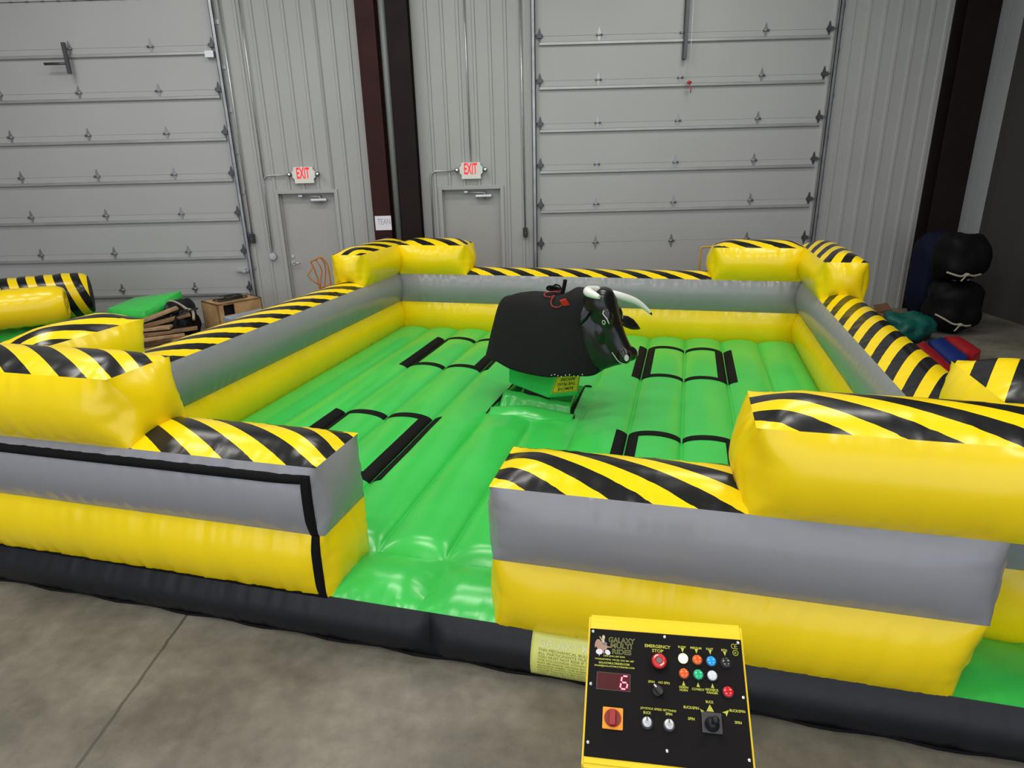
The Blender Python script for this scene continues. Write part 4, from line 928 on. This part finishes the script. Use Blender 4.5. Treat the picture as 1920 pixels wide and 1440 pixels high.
# wooden box with coiled cable
a_ = math.atan2(.50, .43); bxM = Matrix.Translation((-2.73, .17, 0)) @ Matrix.Rotation(a_, 4, 'Z')
root = thing('wooden_box', 'tan plywood box with square hole below the coiled black cable', 'box', (-2.62, .45, 0))
m = MB(); L_, D_, H_ = .70, .52, .60
m.box((0, 0, 0), (.02, D_, H_), M=bxM); m.box((L_ - .02, 0, 0), (L_, D_, H_), M=bxM); m.box((0, D_ - .02, 0), (L_, D_, H_), M=bxM); m.box((0, 0, H_ - .02), (L_, D_, H_), M=bxM); m.box((0, 0, 0), (L_, D_, .02), M=bxM)
m.box((0, 0, 0), (.09, .02, H_), M=bxM); m.box((.26, 0, 0), (L_, .02, H_), M=bxM); m.box((.09, 0, 0), (.26, .02, .42), M=bxM); m.box((.09, 0, .575), (.26, .02, H_), M=bxM)
m.build('box_case', M_ply, root)
m = MB(); m.box((.06, .10, .38), (.30, .14, .59), M=bxM); m.build('hole_shade', M_cable, root)  # black block behind the hole, painted in for the shade inside
m = MB(); pts = []
for t in range(64): 
    q = t * .33; pts.append(Vector((.30 + (.20 + .06 * math.sin(q * .31)) * math.cos(q) + .05 * math.sin(q * .5), .17 + (.10 + .02 * math.sin(q * .7)) * math.sin(q), H_ + .012 + .0009 * t + .004 * math.sin(q * 3))))
m.tube([bxM @ p for p in pts], .009, n=6); o = m.build('coiled_cable', M_cable); tag(o, 'black cable coiled loosely on top of the wooden box', 'cable')
m = MB(); t = bmesh.new(); sl_ = [(-2.50, -.20), (-2.32, -.36), (-2.05, .14), (-2.16, .36)]
m.prism([(x, y, .455) for x, y in sl_], (0, 0, .045)); m.prism([(x * .9 - .226, y * .9 - .008, 0) for x, y in sl_], (0, 0, .455)); t.free()
o = m.build('storage_tote', M_lid); tag(o, 'grey blue plastic tote lid in front of the wooden box', 'storage box')
# left hand truck
def truck_tubes(name, label, paths, y, mt, base):
    root = thing(name, label, 'hand truck', (base[0], y, 0)); 
    for nm, pts, rr in paths:
        m = MB(); m.tube(arc_path(pts, .03, 3), rr, n=8); m.build(nm, mt, root)
    m = MB(); m.box((base[0] - .18, y - .28, .01), (base[0] + .18, y, .025)); m.build('toe_plate', mt, root)
    for s in (-1, 1):
        m = MB(); m.cyl((base[0] + s * .19 - .025, y + .06, .11), (base[0] + s * .19 + .025, y + .06, .11), .11, n=24); m.build('wheel', M_cable, root)
    return root
y = .95
truck_tubes('hand_truck', 'orange tubular hand truck beside the left grey exit door', [
    ('frame', [(-1.44, y, .03), (-1.434, y, .626), (-1.442, y, .825), (-1.491, y - .02, 1.039), (-1.519, y - .03, 1.091), (-1.44, y - .03, 1.124), (-1.348, y - .03, 1.167), (-1.302, y - .02, 1.121), (-1.261, y - .01, 1.034), (-1.251, y, .821), (-1.245, y, .669), (-1.24, y, .03)], .012),
    ('rail', [(-1.44, y + .01, .03), (-1.424, y + .02, .708), (-1.37, y + .02, .939), (-1.38, y + .01, 1.002), (-1.432, y - .02, 1.120)], .010), ('rail', [(-1.36, y + .01, .03), (-1.363, y + .02, .66), (-1.312, y + .02, .938), (-1.31, y + .01, 1.052), (-1.356, y - .02, 1.156)], .010),
    ('handle_loop', [(-1.491, y - .02, 1.02), (-1.585, y - .04, .875), (-1.52, y - .03, .804), (-1.440, y, .732)], .010), ('cross_bar', [(-1.428, y, .66), (-1.246, y, .757)], .011)], y, M_orng, (-1.34,))
y = .9
truck_tubes('hand_truck', 'amber yellow hand truck showing behind the rear right block', [('frame', [(4.515, y, .03), (4.500, y, 1.00), (4.505, y, 1.175), (4.70, y, 1.182), (4.90, y, 1.175), (4.91, y, 1.0), (4.91, y, .03)], .014), ('cross_bar', [(4.50, y, .80), (4.91, y, .80)], .012), ('cross_bar', [(4.51, y, .40), (4.91, y, .40)], .012)], y, M_amb, (4.71,))

# right side
root = thing('cardboard_box', 'open brown cardboard box near the far right corner', 'box', (7.37, .50, 0)); Mx = Matrix.Translation((7.37, .50, 0)) @ Matrix.Rotation(R(25), 4, 'Z')
m = MB()
for a, b in (((-.17, -.14, 0), (.17, -.13, .18)), ((-.17, .13, 0), (.17, .14, .18)), ((-.17, -.14, 0), (-.16, .14, .18)), ((.16, -.14, 0), (.17, .14, .18)), ((-.17, -.14, 0), (.17, .14, .01))): m.box(a, b, M=Mx)
m.build('carton', M_card, root)
m = MB(); m.prism([(-.17, -.14, .18), (.17, -.14, .18), (.16, -.26, .15), (-.16, -.26, .15)], (0, 0, .006), M=Mx); m.build('flap', M_card, root)
m = MB(); m.prism([(-.17, .14, .18), (.17, .14, .18), (.16, .22, .27), (-.16, .22, .27)], (0, 0, .006), M=Mx); m.build('flap', M_card, root)
m = MB(); bundle(m, (6.86, .80, .12), (.22, .20, .13), seed=31, amp=.25); o = m.build('tarp_bundle', mat('dark_green_tarp', (.004, .05, .025), .5)); tag(o, 'small dark green tarp left of the cardboard box', 'tarp')
m = MB(); bundle(m, (8.02, .80, .68), (.24, .26, .68), seed=41, amp=.14, fold=4, e=3.5); o = m.build('tarp_roll', M_navy); tag(o, 'tall navy blue tarp roll standing by the far right column', 'tarp')
for nm, c, sz, sd, lb in (('vinyl_bag', (7.92, .02, .37), (.34, .30, .37), 51, 'black vinyl bag at the bottom of the roped stack'), ('vinyl_bag', (7.92, .04, 1.07), (.32, .28, .33), 57, 'black vinyl bag on top of the roped stack')):
    m = MB(); bundle(m, c, sz, seed=sd, amp=.16, fold=4, e=3.2); o = m.build(nm, M_bag); tag(o, lb, 'bag')
def rope(pts, lb):
    m = MB(); m.tube(spline(pts, 5), .014, n=7); p = pts[len(pts) // 2]; m.sphere(p, .03, (1.3, 1, .8)); m.tube(spline([p, (p[0] - .05, p[1] - .02, p[2] - .05), (p[0] - .08, p[1] - .02, p[2] - .085)], 4), .011, n=6)
    o = m.build('rope', M_rope); tag(o, lb, 'rope')
rope([(7.60, -.20, .90), (7.68, -.25, .87), (7.76, -.27, .85), (7.84, -.27, .87), (7.94, -.26, .85), (8.08, -.20, .86)], 'pale knotted rope tied round the upper black bag')
rope([(7.58, -.16, .30), (7.66, -.25, .25), (7.76, -.30, .19), (7.86, -.31, .175), (7.98, -.29, .15), (8.12, -.18, .14)], 'pale knotted rope tied round the lower black bag')
m = MB(); bundle(m, (7.08, -.36, .17), (.34, .30, .20), seed=61, amp=.4, fold=3.5, rot=.4); o = m.build('tarp_bundle', M_teal); tag(o, 'crumpled teal tarp on the floor behind the right arena wall', 'tarp')
def sheet(pts, z, th, mt, lb):
    m = MB(); slab(m, [(x, y, z) for x, y in pts], th); o = m.build('folded_vinyl', mt, fixn=False); tag(o, lb, 'folded vinyl')
sheet([(6.25, -2.55), (6.58, -2.16), (6.93, -1.02), (6.62, -1.30)], .16, .155, M_rvin, 'long red vinyl sheet nearest the right arena wall')
sheet([(6.63, -2.17), (7.02, -1.74), (7.27, -.86), (6.97, -1.05)], .16, .155, M_bvin, 'blue vinyl sheet lying between the two red sheets')
sheet([(7.07, -1.74), (7.34, -1.50), (7.50, -.84), (7.31, -.84)], .16, .155, M_rvin, 'small red vinyl sheet in front of the black bags')
